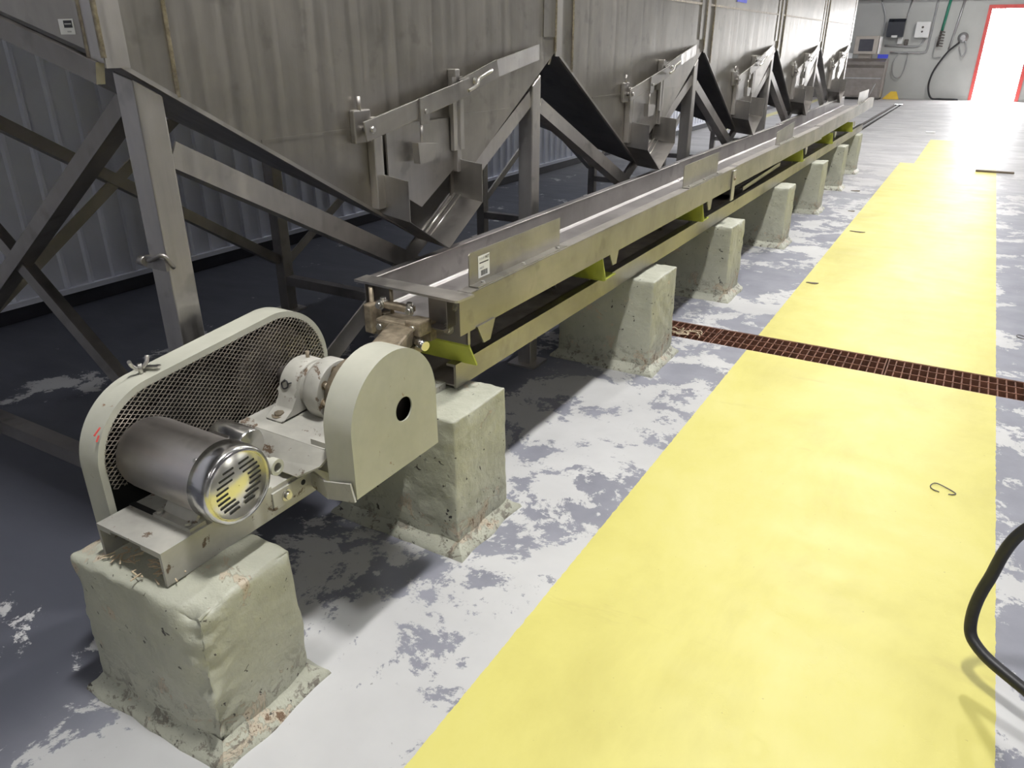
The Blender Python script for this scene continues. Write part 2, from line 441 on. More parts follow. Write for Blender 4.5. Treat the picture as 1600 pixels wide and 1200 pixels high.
for i, lb in enumerate(['rusty drain grate section running under the third concrete pier', 'rusty drain grate section across the left half of the yellow walkway',
                        'rusty drain grate section across the right half of the yellow walkway and beyond', 'rusty drain grate section at the far right on grey floor']):
    if i < 3 or True: grate(xs[i] + .003, xs[i + 1] - .003, lb)
t = thing('drain_cover', ((FX0 + FX1) / 2, (FY0 + FY1) / 2, -.02), 'long dark slotted drain cover in the floor beyond the conveyor', 'drain cover')
c = MB(); xm = (FX0 + FX1) / 2; c.box(xm - .012, xm + .012, FY0 + .005, FY1 - .005, -.03, .001); c.build('centre_rail', M['conduit'], t)
c = MB(); yy = FY0 + .03
c.box(FX0 + .003, xm - .012, FY0 + .005, FY1 - .005, -.06, -.05).box(xm + .012, FX1 - .003, FY0 + .005, FY1 - .005, -.06, -.05); c.build('slot_plate', M['darksteel'], t)
c = MB(); c.box(FX0 + .002, FX0 + .012, FY0 + .005, FY1 - .005, -.129, -.002).box(FX1 - .012, FX1 - .002, FY0 + .005, FY1 - .005, -.129, -.002); c.build('side_rail', M['darksteel'], t)

# ------------------------------------------------------------------ concrete blocks
def concrete_block(name, x0, x1, y0, y1, h, taper, label, seed, chip=.012, cat='concrete pier', group=None, foot=True, rot=0, rough_corner=False):
    cx, cy = (x0 + x1) / 2, (y0 + y1) / 2
    t = thing(name, (cx, cy, 0), label, cat, group)
    bm = bmesh.new(); vs = []
    for z, k in ((0.0, taper), (h, 0)):
        for x, s in ((x0, -1), (x1, 1)):
            for yy, u in ((y0, -1), (y1, 1)): vs.append(bm.verts.new((x + s * k, yy + u * k * .6, z)))
    for f in [(0, 1, 3, 2), (4, 6, 7, 5), (0, 4, 5, 1), (2, 3, 7, 6), (0, 2, 6, 4), (1, 5, 7, 3)]: bm.faces.new([vs[i] for i in f])
    bmesh.ops.recalc_face_normals(bm, faces=bm.faces[:])
    bmesh.ops.bevel(bm, geom=[e for e in bm.edges if max(v.co.z for v in e.verts) > .01], offset=.014 if rough_corner else .007, segments=4, affect='EDGES', profile=.5)
    for _ in range(6):
        es = [e for e in bm.edges if e.calc_length() > .016]
        if not es: break
        bmesh.ops.subdivide_edges(bm, edges=es, cuts=1, use_grid_fill=True)
    bmesh.ops.triangulate(bm, faces=[f for f in bm.faces if len(f.verts) > 4])
    bm.normal_update(); off = Vector((seed * 3.1, seed * 1.7, seed))
    for v in bm.verts:
        if v.co.z < .004: continue
        p = v.co + off
        nz = noise.noise(p * 7) * .0045 + noise.noise(p * 19) * .0028 + noise.noise(p * 48) * .0012
        ex = min(abs(v.co.x - x0), abs(v.co.x - x1)); ey = min(abs(v.co.y - y0), abs(v.co.y - y1)); ez = abs(v.co.z - h)
        ne = sorted((ex, ey, ez))[1]
        if ne < .05:
            fall = (1 - ne / .05) ** 2
            c = max(0, noise.noise(p * 7) * 1.5 - .02) + max(0, noise.noise(p * 31)) * .5
            nz -= chip * c * fall
        if rough_corner and v.co.y < y0 + .085 and v.co.x > x1 - .085:   # broken, lumpy vertical corner facing the camera
            d_ = max(0, 1 - math.hypot(v.co.x - x1, v.co.y - y0) / .085)
            nz += d_ * (noise.noise(p * 22) * .026 + noise.noise(p * 55) * .012 - .016)
        if rough_corner:
            dd = max(0, 1 - Vector((v.co.x - (x1 - .05), v.co.y - y0, v.co.z - h)).length / .13)
            v.co.z -= dd * dd * .035 * (1 + noise.noise(p * 20)); v.co.y += dd * dd * .012
        v.co += v.normal * nz
    m = MB(); m.bm.free(); m.bm = bm
    o = m.build('block', M['concrete'], t); smooth(o, 70)
    if foot:
        f = MB(); g = .030
        a0, a1, c0, c1 = x0 - taper, x1 + taper, y0 - taper * .6, y1 + taper * .6
        L0, L1, L2, L3 = [], [], [], []
        per = [(a0, c0, -1, -1), (a1, c0, 1, -1), (a1, c1, 1, 1), (a0, c1, -1, 1)]; ring = []
        for q in range(4):
            A_, B_ = per[q], per[(q + 1) % 4]; n_ = 14
            for k_ in range(n_):
                t_ = k_ / n_; ring.append((A_[0] + (B_[0] - A_[0]) * t_, A_[1] + (B_[1] - A_[1]) * t_))
        mx, my = (a0 + a1) / 2, (c0 + c1) / 2; hx, hy_ = (a1 - a0) / 2, (c1 - c0) / 2
        levels = []
        for gg, zz in ((g, .0), (g * .86, .012), (.010, .024), (-.006, .046)):
            row = []
            for (x_, y_) in ring:
                w_ = 1 + .35 * noise.noise(Vector((x_ * 13, y_ * 13, seed + zz * 9)))
                row.append(f.bm.verts.new((mx + (x_ - mx) * (hx + gg * w_) / hx, my + (y_ - my) * (hy_ + gg * w_) / hy_, zz)))
            levels.append(row)
        for La, Lb in zip(levels, levels[1:]):
            for k_ in range(len(La)): f.bm.faces.new([La[k_], La[(k_ + 1) % len(La)], Lb[(k_ + 1) % len(La)], Lb[k_]])
        smooth(f.build('footing', M['concrete'], t), 40)
    if rot: t.rotation_euler.z = rot
    return t
concrete_block('concrete_pedestal', -1.525, -1.11, .668, .935, .385, -.0, 'wide chipped sage concrete pedestal nearest the camera under the motor', 1, .022, 'concrete pedestal', foot=True, rot=math.radians(.8), rough_corner=True)
piers = [(-1.53, -1.080, 1.52, 1.800, 'sage concrete pier beside the round guard, second block from the camera'),
         (-1.55, -1.085, 3.09, 3.40, 'peeling sage concrete pier at the left end of the rusty drain'),
         (-1.55, -1.088, 4.35, 4.645, 'sage concrete pier with a tan scrape, next one past the rusty drain'),
         (-1.55, -1.088, 5.85, 6.11, 'sage concrete pier fourth along the conveyor'),
         (-1.55, -1.098, 7.30, 7.57, 'sage concrete pier fifth along the conveyor'),
         (-1.56, -1.120, 8.69, 8.93, 'sage concrete pier last but one along the conveyor'),
         (-1.57, -1.150, 9.95, 10.22, 'sage concrete pier at the far end of the conveyor')]
for i, (x0, x1, y0, y1, lb) in enumerate(piers):
    concrete_block('concrete_pier', x0, x1, y0, y1, .442, .004, lb, i + 2, .014, 'concrete pier', 'concrete piers under the conveyor')

# ------------------------------------------------------------------ drive unit
dr = thing('conveyor_drive', (-1.3, 1.15, .385), 'sage painted motor and eccentric drive unit bolted across the two nearest concrete blocks', 'conveyor drive')
ZB, ZT = .386, .462
# base frame: two channels and a slotted motor plate
f = MB()
f.box(-1.242, -1.234, .706, 1.70, ZB, ZT).box(-1.30, -1.242, .706, 1.70, ZT - .008, ZT)
f.box(-1.446, -1.438, .706, 1.70, ZB, ZT).box(-1.438, -1.40, .706, 1.70, ZT - .008, ZT)
f.box(-1.438, -1.242, 1.06, 1.10, ZB + .01, ZT - .01).box(-1.438, -1.242, 1.44, 1.48, ZB + .01, ZT - .01)
f.build('base_frame', M['sagedirty'], dr)
f = MB(); f.prism([(-1.446, .706, ZT), (-1.234, .706, ZT), (-1.234, 1.0, ZT), (-1.446, 1.0, ZT)], (0, 0, .006))
mp = f.build('motor_plate', M['sagedirty'], dr)
f = MB()
for xx in (-1.40, -1.29):
    f.box(xx - .05, xx + .03, .786, .80, ZT + .004, ZT + .0075).box(xx - .05, xx + .03, .925, .94, ZT + .004, ZT + .0075)
build_each(f, 'slot', M['black'], mp)
# litter of straw in the open end
f = MB()
for k in range(60):
    p = Vector((-1.43 + .19 * random.random(), .69 + .10 * random.random(), ZB + .004 + .012 * random.random())); a = random.random() * 6.28; L = .01 + .02 * random.random()
    f.bar(p, p + Vector((math.cos(a) * L, math.sin(a) * L, .004 * (random.random() - .5))), .003, .0015)
o = f.build('straw_litter', M['straw'], dr, kind='stuff', label='dry straw and debris caught in the open end of the frame')
# motor
MC = Vector((0, .858, .572)); R = .082
mo = MB(); mo.lathe((-1.452, MC.y, MC.z), (1, 0, 0), [(0, .05), (.0, R * .93), (.012, R * .98), (.026, R * .98), (.028, R), (.237, R), (.239, R * 1.01), (.242, R * 1.01)], 48)
motor = mo.build('motor', M['motor'], dr, label='stainless cylindrical electric motor')
mo = MB(); mo.lathe((-1.21, MC.y, MC.z), (1, 0, 0), [(0, R * 1.012), (.002, R * 1.05), (.040, R * 1.05), (.050, R * 1.035), (.056, R * .99), (.057, R * .92), (.052, R * .90), (.050, .001)], 48, caps=False)
smooth(mo.build('end_bell', M['polish'], motor), 60)
mo = MB(); xg = -1.1585; mo.lathe((xg - .001, MC.y, MC.z), (1, 0, 0), [(0, R * .895), (.0025, R * .885), (.003, .001)], 48, caps=False)
mo.build('fan_grille', M['grille'], motor)
mo = MB()
for k in range(-5, 6):
    zz = k * .0118; hw = math.sqrt(max(0, .058 ** 2 - zz ** 2)); gap = math.sqrt(max(0, .026 ** 2 - zz ** 2)) if abs(zz) < .026 else .004
    for s in (-1, 1):
        if hw - gap < .008: continue
        a, c = gap + .003, hw
        mo.bar((xg + .0022, MC.y + s * a, MC.z + zz + .12 * s * a), (xg + .0022, MC.y + s * c, MC.z + zz + .12 * s * c), .0042, .0015, up=(1, 0, 0))
mo.build('vent_slot', M['black'], motor, label='black fan slots in the motor end', kind='stuff')
mo = MB()
for yy in (MC.y - .055, MC.y + .055):
    mo.box(-1.36, -1.24, yy - .02, yy + .02, ZT + .006, ZT + .016); mo.bar((-1.30, yy, ZT + .012), (-1.30, MC.y + (yy - MC.y) * .6, MC.z - R * .9), .10, .008, up=(0, 1, 0))
    for xx in (-1.345, -1.255): mo.hexbolt((xx, yy * 1 + (.012 if yy > MC.y else -.012), ZT + .016), (0, 0, 1), .007, .007)
build_each(mo, 'motor_foot', M['sagedirty'], motor)
mo = MB(); mo.lathe((-1.375, MC.y + .135, MC.z - .004), (1, 0, 0), [(0, .034), (.002, .04), (.10, .04), (.104, .037), (.106, .001)], 28, caps=False); mo.bar((-1.33, MC.y + .03, MC.z), (-1.33, MC.y + .13, MC.z), .05, .05)
smooth(mo.build('conduit_box', M['polish'], motor, label='round stainless wiring box'), 50)
mo = MB(); mo.lathe((-1.24, MC.y + .112, MC.z - .02), (1, .05, 0), [(0, .014), (.05, .014), (.05, .019), (.07, .019), (.07, .011), (.03, .010)], 20, caps=False)
smooth(mo.build('conduit_hub', M['sage'], motor, label='cream pipe fitting with a dark open bore'), 50)
mo = MB(); mo.lathe((-1.192, MC.y + .1145, MC.z - .02), (1, .05, 0), [(0, .0105), (.006, .0105)], 18); mo.build('bore', M['black'], motor)
mo = MB()
for a in (.6, 2.2, 3.9, 5.3): mo.hexbolt((-1.215, MC.y + math.cos(a) * (R * .99), MC.z + math.sin(a) * (R * .99)), (0, math.cos(a), math.sin(a)), .004, .003)
build_each(mo, 'motor_screw', M['bolt'], motor)
# belt guard
CA, RA, CB, RB_ = Vector((.912, .564)), .156, Vector((1.272, .600)), .158
GX = -1.458
def hull2(ra, rb, zcut, drop=True):
    """outline of two circles' hull, cut by z >= zcut; list of (y,z) counter-clockwise"""
    pts = []
    for k in range(96):
        a = 2 * PI * k / 96; d = Vector((math.cos(a), math.sin(a)))
        pts.append(max((CA + d * ra, CB + d * rb), key=lambda p: p.dot(d)))
    if drop: pts = [Vector((CA.x - ra, p.y)) if (p.x < CA.x and p.y < CA.y) else p for p in pts]
    pts = [Vector((p.x, max(p.y, zcut))) for p in pts]
    if drop: pts = [Vector((CA.x - ra, zcut)) if (p.x < CA.x and p.y <= zcut + 1e-6) else p for p in pts]
    out = []
    for p in pts:
        if not out or (p - out[-1]).length > 1e-4: out.append(p)
    return out
gd = MB()
o1 = hull2(RA + .012, RB_ + .012, .39); i1 = hull2(RA + .009, RB_ + .009, .403)
# side wall band, left end dropped straight to the pedestal
def drop_(L): return [Vector((min(p.x, CA.x - .168 + .0), p.y)) if (p.x < CA.x - .12 and p.y < CA.y) else p for p in L]
gd.ring_prism([(GX, p.x, p.y) for p in o1], [(GX, p.x, p.y) for p in hull2(RA + .008, RB_ + .008, .394)], (-.064, 0, 0))
guard = gd.build('belt_guard', M['sage'], dr, label='sage sheet metal belt guard with a mesh face')
smooth(guard, 30)
gd = MB(); gd.prism([(GX - .0635, p.x, p.y) for p in hull2(RA + .007, RB_ + .007, .406)], (.003, 0, 0)); gd.build('back_plate', M['black'], guard)  # plate blackened to stand in for the shade inside the guard
gd = MB(); lip_o = hull2(RA + .012, RB_ + .012, .39); lip_i = hull2(RA - .004, RB_ - .004, .40)
gd.ring_prism([(GX, p.x, p.y) for p in lip_o], [(GX, p.x, p.y) for p in lip_i], (.003, 0, 0)); gd.build('rim_lip', M['sage'], guard)
# expanded metal face: two families of strands clipped to the outline
poly = hull2(RA - .002, RB_ - .002, .515, False)
def clip(p, d):
    lo, hi = -9, 9; n = len(poly)
    for i in range(n):
        a, c = poly[i], poly[(i + 1) % n]; e = c - a; nr = Vector((e.y, -e.x))
        den = nr.dot(d); num = nr.dot(a - p)
        if abs(den) < 1e-9:
            if num < 0: return None
            continue
        t_ = num / den
        if den > 0: hi = min(hi, t_)
        else: lo = max(lo, t_)
    return (lo, hi) if hi - lo > .004 else None
gd = MB(); ax0 = math.atan2(.04, .35)
for sgn in (1, -1):
    a = ax0 + sgn * math.radians(31); d = Vector((math.cos(a), math.sin(a))); nr = Vector((-d.y, d.x)); k = -80
    for k in range(-70, 71):
        p = Vector((1.06, .6)) + nr * (k * .0098); r = clip(p, d)
        if not r: continue
        A, B = p + d * r[0], p + d * r[1]
        gd.bar((GX + .004 + .0006 * sgn, A.x, A.y), (GX + .004 + .0006 * sgn, B.x, B.y), 0.0016, .0016, up=(1, 0, 0))
gd.build('guard_mesh', M['wire'], guard, label='diamond expanded metal mesh')
gd = MB()
for (c, r) in ((MC.yz, .055), (CB, .125)):
    gd.lathe((GX - .058, c[0], c[1]), (1, 0, 0), [(0, r), (.04, r), (.04, r * .8), (.016, r * .78), (.016, .03), (.05, .03)], 40)
build_each(gd, 'pulley', M['darksteel'], guard)
gd = MB(); pa, pb = Vector(MC.yz), CB; outer, inner = [], []
for k in range(64):
    a = 2 * PI * k / 64; d = Vector((math.cos(a), math.sin(a)))
    outer.append(max((pa + d * .061, pb + d * .131), key=lambda p: p.dot(d))); inner.append(max((pa + d * .056, pb + d * .126), key=lambda p: p.dot(d)))
gd.ring_prism([(GX - .052, p.x, p.y) for p in outer], [(GX - .052, p.x, p.y) for p in inner], (.025, 0, 0)); gd.build('drive_belt', M['rubber'], guard)
# wing nut on the rim top
wy = .905; wz = CA.y + .1705; gd = MB()
gd.cyl((-1.49, wy, wz - .004), (-1.49, wy, wz + .022), .005, 10)
for s in (-1, 1): gd.tube(path([(-1.49, wy + s * .006, wz + .010), (-1.49 + s * .004, wy + s * .016, wz + .022), (-1.49, wy + s * .022, wz + .034)], 4), .0045, 8)
gd.bar((-1.515, wy + .012, wz + .004), (-1.465, wy + .03, wz + .010), .014, .004)
gd.build('wing_nut', M['bolt'], guard)
gd = MB(); gd.bar((GX + .0035, CA.x - .160, .655), (GX + .0035, CA.x - .143, .668), .004, .001, up=(1, 0, 0)); gd.bar((GX + .0035, CA.x - .158, .640), (GX + .0035, CA.x - .150, .652), .004, .001, up=(1, 0, 0))
gd.build('paint_mark', M['red'], guard, label='small red paint smear')
# bearing plates
PZ = .540
pl = MB(); pl.box(-1.44, -1.13, 1.10, 1.42, PZ - .012, PZ)
pl.prism([(-1.44, 1.101, PZ), (-1.44, 1.048, .480), (-1.20, 1.048, .480), (-1.15, 1.075, .508), (-1.13, 1.101, PZ)], (0, .004, -.005))
pl.box(-1.43, -1.16, 1.12, 1.15, ZT, PZ - .012).box(-1.43, -1.16, 1.37, 1.40, ZT, PZ - .012)
pl.box(-1.20, -1.12, 1.105, 1.125, PZ, PZ + .014)
pl.build('bearing_plate', M['sagedirty'], dr)
# pillow block + round housing, axis along x at (1.24,.612)
sy, sz = CB.x, CB.y
bh = MB()
out = []
for k in range(17):
    a = PI * k / 16; out.append((sy + .072 * math.cos(a), sz + .066 * math.sin(a)))
prof = out + [(sy - .078, sz - .01), (sy - .088, sz - .042), (sy - .125, sz - .052), (sy - .130, PZ + .001), (sy + .130, PZ + .001), (sy + .125, sz - .052), (sy + .088, sz - .042), (sy + .078, sz - .01)]
bh.prism([(-1.395, yy, zz) for yy, zz in prof], (.06, 0, 0))
bmesh.ops.bevel(bh.bm, geom=[e for e in bh.bm.edges], offset=.005, segments=2, affect='EDGES', profile=.5)
bear = bh.build('bearing_housing', M['sagedirty'], dr, label='cream cast pillow block bearing housing'); smooth(bear, 40)
bh = MB(); bh.lathe((-1.345, sy, sz), (1, 0, 0), [(0, .060), (.03, .060), (.035, .074), (.045, .080), (.085, .080), (.088, .078), (.090, .070), (.088, .045), (.11, .042), (.11, .028)], 40, caps=True)
smooth(bh.build('flange_hub', M['sagedirty'], bear), 40)
bh = MB()
for k in range(8):
    a = 2 * PI * k / 8 + .2; bh.hexbolt((-1.2575, sy + .060 * math.cos(a), sz + .060 * math.sin(a)), (1, 0, 0), .008, .010)
build_each(bh, 'flange_bolt', M['brassy'], bear)
bh = MB()
for s in (-1, 1): bh.hexbolt((-1.365, sy + s * .107, sz - .051), (0, 0, 1), .013, .006)
bh.cyl((-1.365, sy + .01, sz + .062), (-1.365, sy + .01, sz + .082), .005, 10)
build_each(bh, 'anchor_bolt', M['brassy'], bear)
bh = MB()   # hand-written black marker on the housing
cx_, cy_, cz_ = -1.3955 + .0615, sy, sz
mark = lambda L, r=.0018: bh.tube(path(L, 6), r, 6)
yy0 = sy - .0725
mark([(-1.372, yy0 + .004, sz + .030), (-1.384, yy0 + .002, sz + .018), (-1.376, yy0 - .001, sz + .006), (-1.362, yy0 + .001, sz + .014), (-1.366, yy0 + .003, sz + .028), (-1.380, yy0 + .002, sz + .022)])
mark([(-1.360, yy0 + .002, sz + .022), (-1.350, yy0 + .003, sz + .026)]); mark([(-1.374, yy0, sz - .004), (-1.377, yy0 - .001, sz - .014)])
bh.build('marker_writing', M['ink'], bear, label='black hand-written scribble')
sh = MB(); sh.lathe((-1.52, sy, sz), (1, 0, 0), [(0, .024), (.39, .024), (.39, .11), (.43, .11), (.43, .02), (.434, .001)], 28); sh.build('shaft', M['darksteel'], dr)
ec = MB(); ec.lathe((-1.225, sy, sz + .008), (1, 0, 0), [(0, .085), (.045, .085), (.045, .06), (.06, .055)], 36); ec.build('eccentric', M['brassy'], dr)
rodm = MB(); rodm.bar((-1.205, sy + .04, sz + .03), (-1.335, 1.66, .640), .085, .05, up=(0, 0, 1), bev=.008); rodm.build('connecting_rod', M['brassy'], dr, label='greasy tan connecting rod')
# round eccentric guard
eg = MB(); gy0, gy1, gz0 = 1.082, 1.400, .447; gc, gr = (gy0 + gy1) / 2, (gy1 - gy0) / 2; zc = .600
def dshape(k):
    r = gr - k; L = [(gy0 + k, gz0 + k)]; 
    L.append((gy1 - k, gz0 + k))
    for i in range(33):
        a = PI * i / 32; L.append((gc + r * math.cos(a), zc + r * math.sin(a)))
    return L
O, I = dshape(0), dshape(.004)
# wall band (open bottom)
eg.ring_prism([(-1.052, y_, z_) for y_, z_ in O], [(-1.052, y_, z_) for y_, z_ in I], (-.078, 0, 0))
# face with a round hole: fan between hole ring and outline
hr, hy, hz = .031, sy - .002, sz
def face_at(x, flip):
    n = len(O); hole = []
    for (y_, z_) in O:
        a = math.atan2(z_ - hz, y_ - hy); hole.append((hy + hr * math.cos(a), hz + hr * math.sin(a)))
    return hole
# refine the outline so that the hole is round
OO = []
for i in range(len(O)):
    a, c = Vector(O[i]), Vector(O[(i + 1) % len(O)]); k = max(1, int((c - a).length / .02))
    for j in range(k): OO.append(a.lerp(c, j / k))
HH = []
for p in OO:
    a = math.atan2(p.y - hz, p.x - hy); HH.append(Vector((hy + hr * math.cos(a), hz + hr * math.sin(a))))
eg.ring_prism([(-1.052, p.x, p.y) for p in OO], [(-1.052, p.x, p.y) for p in HH], (.004, 0, 0))
smooth(eg.build('eccentric_guard', M['sage'], dr, label='sage D-shaped guard with a round hole'), 35)
br = MB(); br.bar((-1.2305, .995, .428), (-1.2305, 1.125, .428), .006, .046, bev=.001); br.bar((-1.2305, 1.122, .428), (-1.136, 1.078, .447), .005, .046); br.bar((-1.138, 1.078, .447), (-1.049, 1.072, .470), .005, .046)
brk = br.build('guard_bracket', M['sagedirty'], dr)
br = MB(); br.hexbolt((-1.2275, 1.035, .428), (1, 0, 0), .010, .008); br.build('bracket_bolt', M['bolt'], brk)
br = MB(); br.cyl((-1.228, 1.09, .434), (-1.2268, 1.09, .434), .007, 14); br.build('bolt_hole', M['black'], brk)

# ------------------------------------------------------------------ vibrating conveyor
cv = thing('vibrating_conveyor', (-1.33, 1.7, .45), 'long stainless vibrating trough conveyor carried on the row of concrete piers', 'conveyor')
YE = 10.45
# base channel lying on the piers
f = MB(); f.box(-1.206, -1.198, 1.705, YE, .446, .524).box(-1.232, -1.206, 1.705, YE, .516, .524)
f.build('front_rail', M['troughface'], cv)
f = MB(); f.box(-1.51, -1.502, 1.705, YE, .446, .560).box(-1.502, -1.46, 1.705, YE, .552, .560); f.build('rear_rail', M['chute'], cv)
f = MB(); f.box(-1.502, -1.206, 1.705, YE, .452, .458); f.build('base_pan', plain('base_pan_steel', (.26, .235, .215), .5, .2, .3, 12), cv)
# trough, three sections
def trough(y0, y1, dz0, dz1, dx, end):
    def pr(L, n):
        b_ = MB(); A = [(x + dx, y0, z + dz0) for x, z in L]
        vs0 = [b_.bm.verts.new(p) for p in A]; vs1 = [b_.bm.verts.new((x + dx, y1, z + dz1)) for x, z in L]
        k = len(L); b_.bm.faces.new(vs0[::-1]); b_.bm.faces.new(vs1)
        for i in range(k): b_.bm.faces.new([vs0[i], vs0[(i + 1) % k], vs1[(i + 1) % k], vs1[i]])
        return b_
    T = .004
    pan = [(-1.520, .748), (-1.492, .748), (-1.492, .655), (-1.475, .645), (-1.205, .645), (-1.190, .655), (-1.190, .748), (-1.152, .748), (-1.152, .640), (-1.148, .640), (-1.148, .752), (-1.194, .752), (-1.194, .657), (-1.207, .649), (-1.473, .649), (-1.488, .657), (-1.488, .752), (-1.520, .752)]
    return pr(pan, 0)
secs = [(1.66, 4.50, 0, 0.004, 0), (4.515, 7.33, .004, .006, -.006), (7.20, 10.75, .012, .060, -.012)]
for s in secs: trough(*s, None).build('trough', M['trough'], cv)
for (y0, y1, d0, d1, dx) in secs:   # polished fold and top edge of the rear side
    f = MB(); f.tube([(-1.4855 + dx, y0 + .05, .653 + d0), (-1.4855 + dx, y1, .653 + d1)], .0028, 8); f.build('fold_line', M['frame'], cv)
    f = MB(); f.tube([(-1.487 + dx, y0 + .03, .7525 + d0), (-1.487 + dx, y1, .7525 + d1)], .0022, 8); f.build('rear_edge', M['frame'], cv)
for (y0, y1, d0, d1, dx) in secs:   # bright outer face strip of each section
    f = MB(); f.prism([(-1.1478 + dx, y0, .640 + d0), (-1.1478 + dx, y0, .7515 + d0), (-1.1478 + dx, y1, .7515 + d1), (-1.1478 + dx, y1, .640 + d1)], (.0015, 0, 0)); f.build('side_face', M['troughface'], cv)
    f = MB(); f.prism([(-1.193 + dx, y0 + .06, .7525 + d0), (-1.1475 + dx, y0 + .06, .7525 + d0), (-1.1475 + dx, y1, .7525 + d1), (-1.193 + dx, y1, .7525 + d1)], (0, 0, .0012)); f.build('front_flange', M['frame'], cv)
f = MB(); f.prism([(-1.515, 1.642, .752), (-1.135, 1.622, .752), (-1.128, 1.626, .752), (-1.122, 1.70, .752), (-1.515, 1.70, .752)], (0, 0, .007))
f.build('end_flange', M['frame'], cv)
# raised skirt plates on the front flange
def skirt(y0, y1, z0, h0, h1, dx=0):
    f = MB(); f.prism([(-1.184 + dx, y0, z0), (-1.184 + dx, y1, z0), (-1.184 + dx, y1, z0 + h1), (-1.184 + dx, y0 + .006, z0 + h0), (-1.184 + dx, y0, z0 + h0 - .006)], (.003, 0, 0))
    f.prism([(-1.184 + dx, y0, z0 + .0), (-1.184 + dx, y1, z0 + .0), (-1.150 + dx, y1, z0 + .0), (-1.150 + dx, y0, z0 + .0)], (0, 0, .003))
    o = f.build('skirt_plate', M['troughface'], cv)
    g = MB()
    for k in range(3): g.hexbolt((-1.165 + dx, y0 + (y1 - y0) * (.08 + .42 * k), z0 + .003), (0, 0, 1), .006, .005)
    build_each(g, 'skirt_bolt', M['bolt'], o)
    return o
s1 = skirt(1.765, 2.34, .7545, .098, .098)
skirt(3.665, 4.24, .758, .105, .110); skirt(5.66, 6.22, .760, .085, .115, -.006); skirt(9.6, 10.4, .80, .12, .12, -.012)
# asset label on the near skirt plate
g = MB(); lx = -1.1805; ly, lz, lw, lh = 1.812, .768, .062, .066
g.use(M['paper']).box(lx, lx + .0006, ly, ly + lw, lz, lz + lh)
tx = lx + .0009
text_into(g, 'EQUIP', .0105, (tx, ly + .006, lz + .053), (0, 1, 0), (0, 0, 1), M['greyink'])
text_into(g, 'NET', .0125, (tx, ly + .037, lz + .053), (0, 1, 0), (0, 0, 1), M['ink'])
g.use(M['ink']).box(lx + .0006, lx + .0009, ly + .006, ly + .056, lz + .0425, lz + .046)
text_into(g, 'A6E31', .0095, (tx, ly + .006, lz + .0255), (0, 1, 0), (0, 0, 1), M['greyink'])
g.use(M['ink']); yy = ly + .014
while yy < ly + .050:
    w = random.choice((.0008, .0014, .002)); g.box(lx + .0006, lx + .0009, yy, yy + w, lz + .005, lz + .021); yy += w + random.choice((.001, .0016))
g.build('asset_sticker', M['paper'], s1, label='white asset sticker with a barcode')
# hangers carrying the trough: bent cross plates between trough and base
def hanger(y0):
    # a slanted fibreglass leaf spring with its clamp plate
    f = MB()
    f.prism([(-1.475, y0, .640), (-1.156, y0, .640), (-1.156, y0 + .008, .632), (-1.150, y0 + .034, .540), (-1.475, y0 + .034, .540), (-1.475, y0 + .008, .632)], (0, .005, .003))
    f.box(-1.475, -1.156, y0 + .032, y0 + .15, .538, .543)
    o = f.build('leaf_spring', M['fibre'], cv, label='lime slanted leaf spring')
    g = MB()
    for xx in (-1.24, -1.40): g.cyl((xx, y0 + .08, .458), (xx, y0 + .08, .556), .006, 10); g.hexbolt((xx, y0 + .08, .553), (0, 0, 1), .010, .008)
    build_each(g, 'hanger_bolt', M['bolt'], o)
    g = MB(); g.prism([(-1.154, y0 + .06, .645), (-1.154, y0 + .15, .645), (-1.154, y0 + .13, .590), (-1.154, y0 + .095, .590)], (.006, 0, 0)); g.build('lifting_tab', M['troughface'], o)
    return o
for y0 in (2.66, 3.94, 6.55, 7.95, 9.2): hanger(y0)
# near end: hanger plates, clamp, pin and nuts
f = MB(); f.box(-1.285, -1.150, 1.700, 1.708, .600, .745)
ep = f.build('end_plate', M['trough'], cv)
f = MB(); f.hexbolt((-1.195, 1.700, .712), (0, -1, 0), .011, .009); f.hexbolt((-1.215, 1.700, .640), (0, -1, 0), .012, .012); build_each(f, 'end_bolt', M['bolt'], ep)
f = MB(); f.box(-1.50, -1.43, 1.700, 1.708, .56, .745); f.build('end_plate', M['trough'], cv)
f = MB(); f.prism([(-1.48, 1.708, .640), (-1.150, 1.708, .640), (-1.150, 1.708, .590), (-1.144, 1.738, .522), (-1.48, 1.738, .522), (-1.48, 1.708, .590)], (0, .005, .003)); f.build('leaf_spring', M['fibre'], cv, label='lime slanted leaf spring')
f = MB(); f.box(-1.153, -1.1475, 1.700, 1.712, .600, .640); f.build('side_cheek', M['troughface'], ep)
f = MB(); f.prism([(-1.146, 1.74, .645), (-1.146, 1.84, .645), (-1.146, 1.81, .585), (-1.146, 1.775, .585)], (.006, 0, 0)); f.build('lifting_tab', M['troughface'], ep)
f = MB(); f.box(-1.41, -1.29, 1.60, 1.67, .615, .668, .008).box(-1.42, -1.30, 1.63, 1.66, .690, .708, .004).box(-1.30, -1.245, 1.60, 1.66, .635, .68, .006).box(-1.31, -1.26, 1.58, 1.64, .58, .61, .006)
f.box(-1.46, -1.43, 1.61, 1.66, .61, .70, .005).cyl((-1.45, 1.64, .60), (-1.45, 1.64, .745), .007).cyl((-1.39, 1.66, .66), (-1.39, 1.66, .745), .006)
f.box(-1.45, -1.26, 1.67, 1.70, .60, .655)
cl = f.build('rod_clamp', M['brassy'], cv, label='greasy cast clamp gripping the connecting rod')
f = MB(); f.cyl((-1.265, 1.60, .625), (-1.215, 1.585, .622), .014, 20); f.build('clamp_pin', M['polish'], cl)
f = MB()
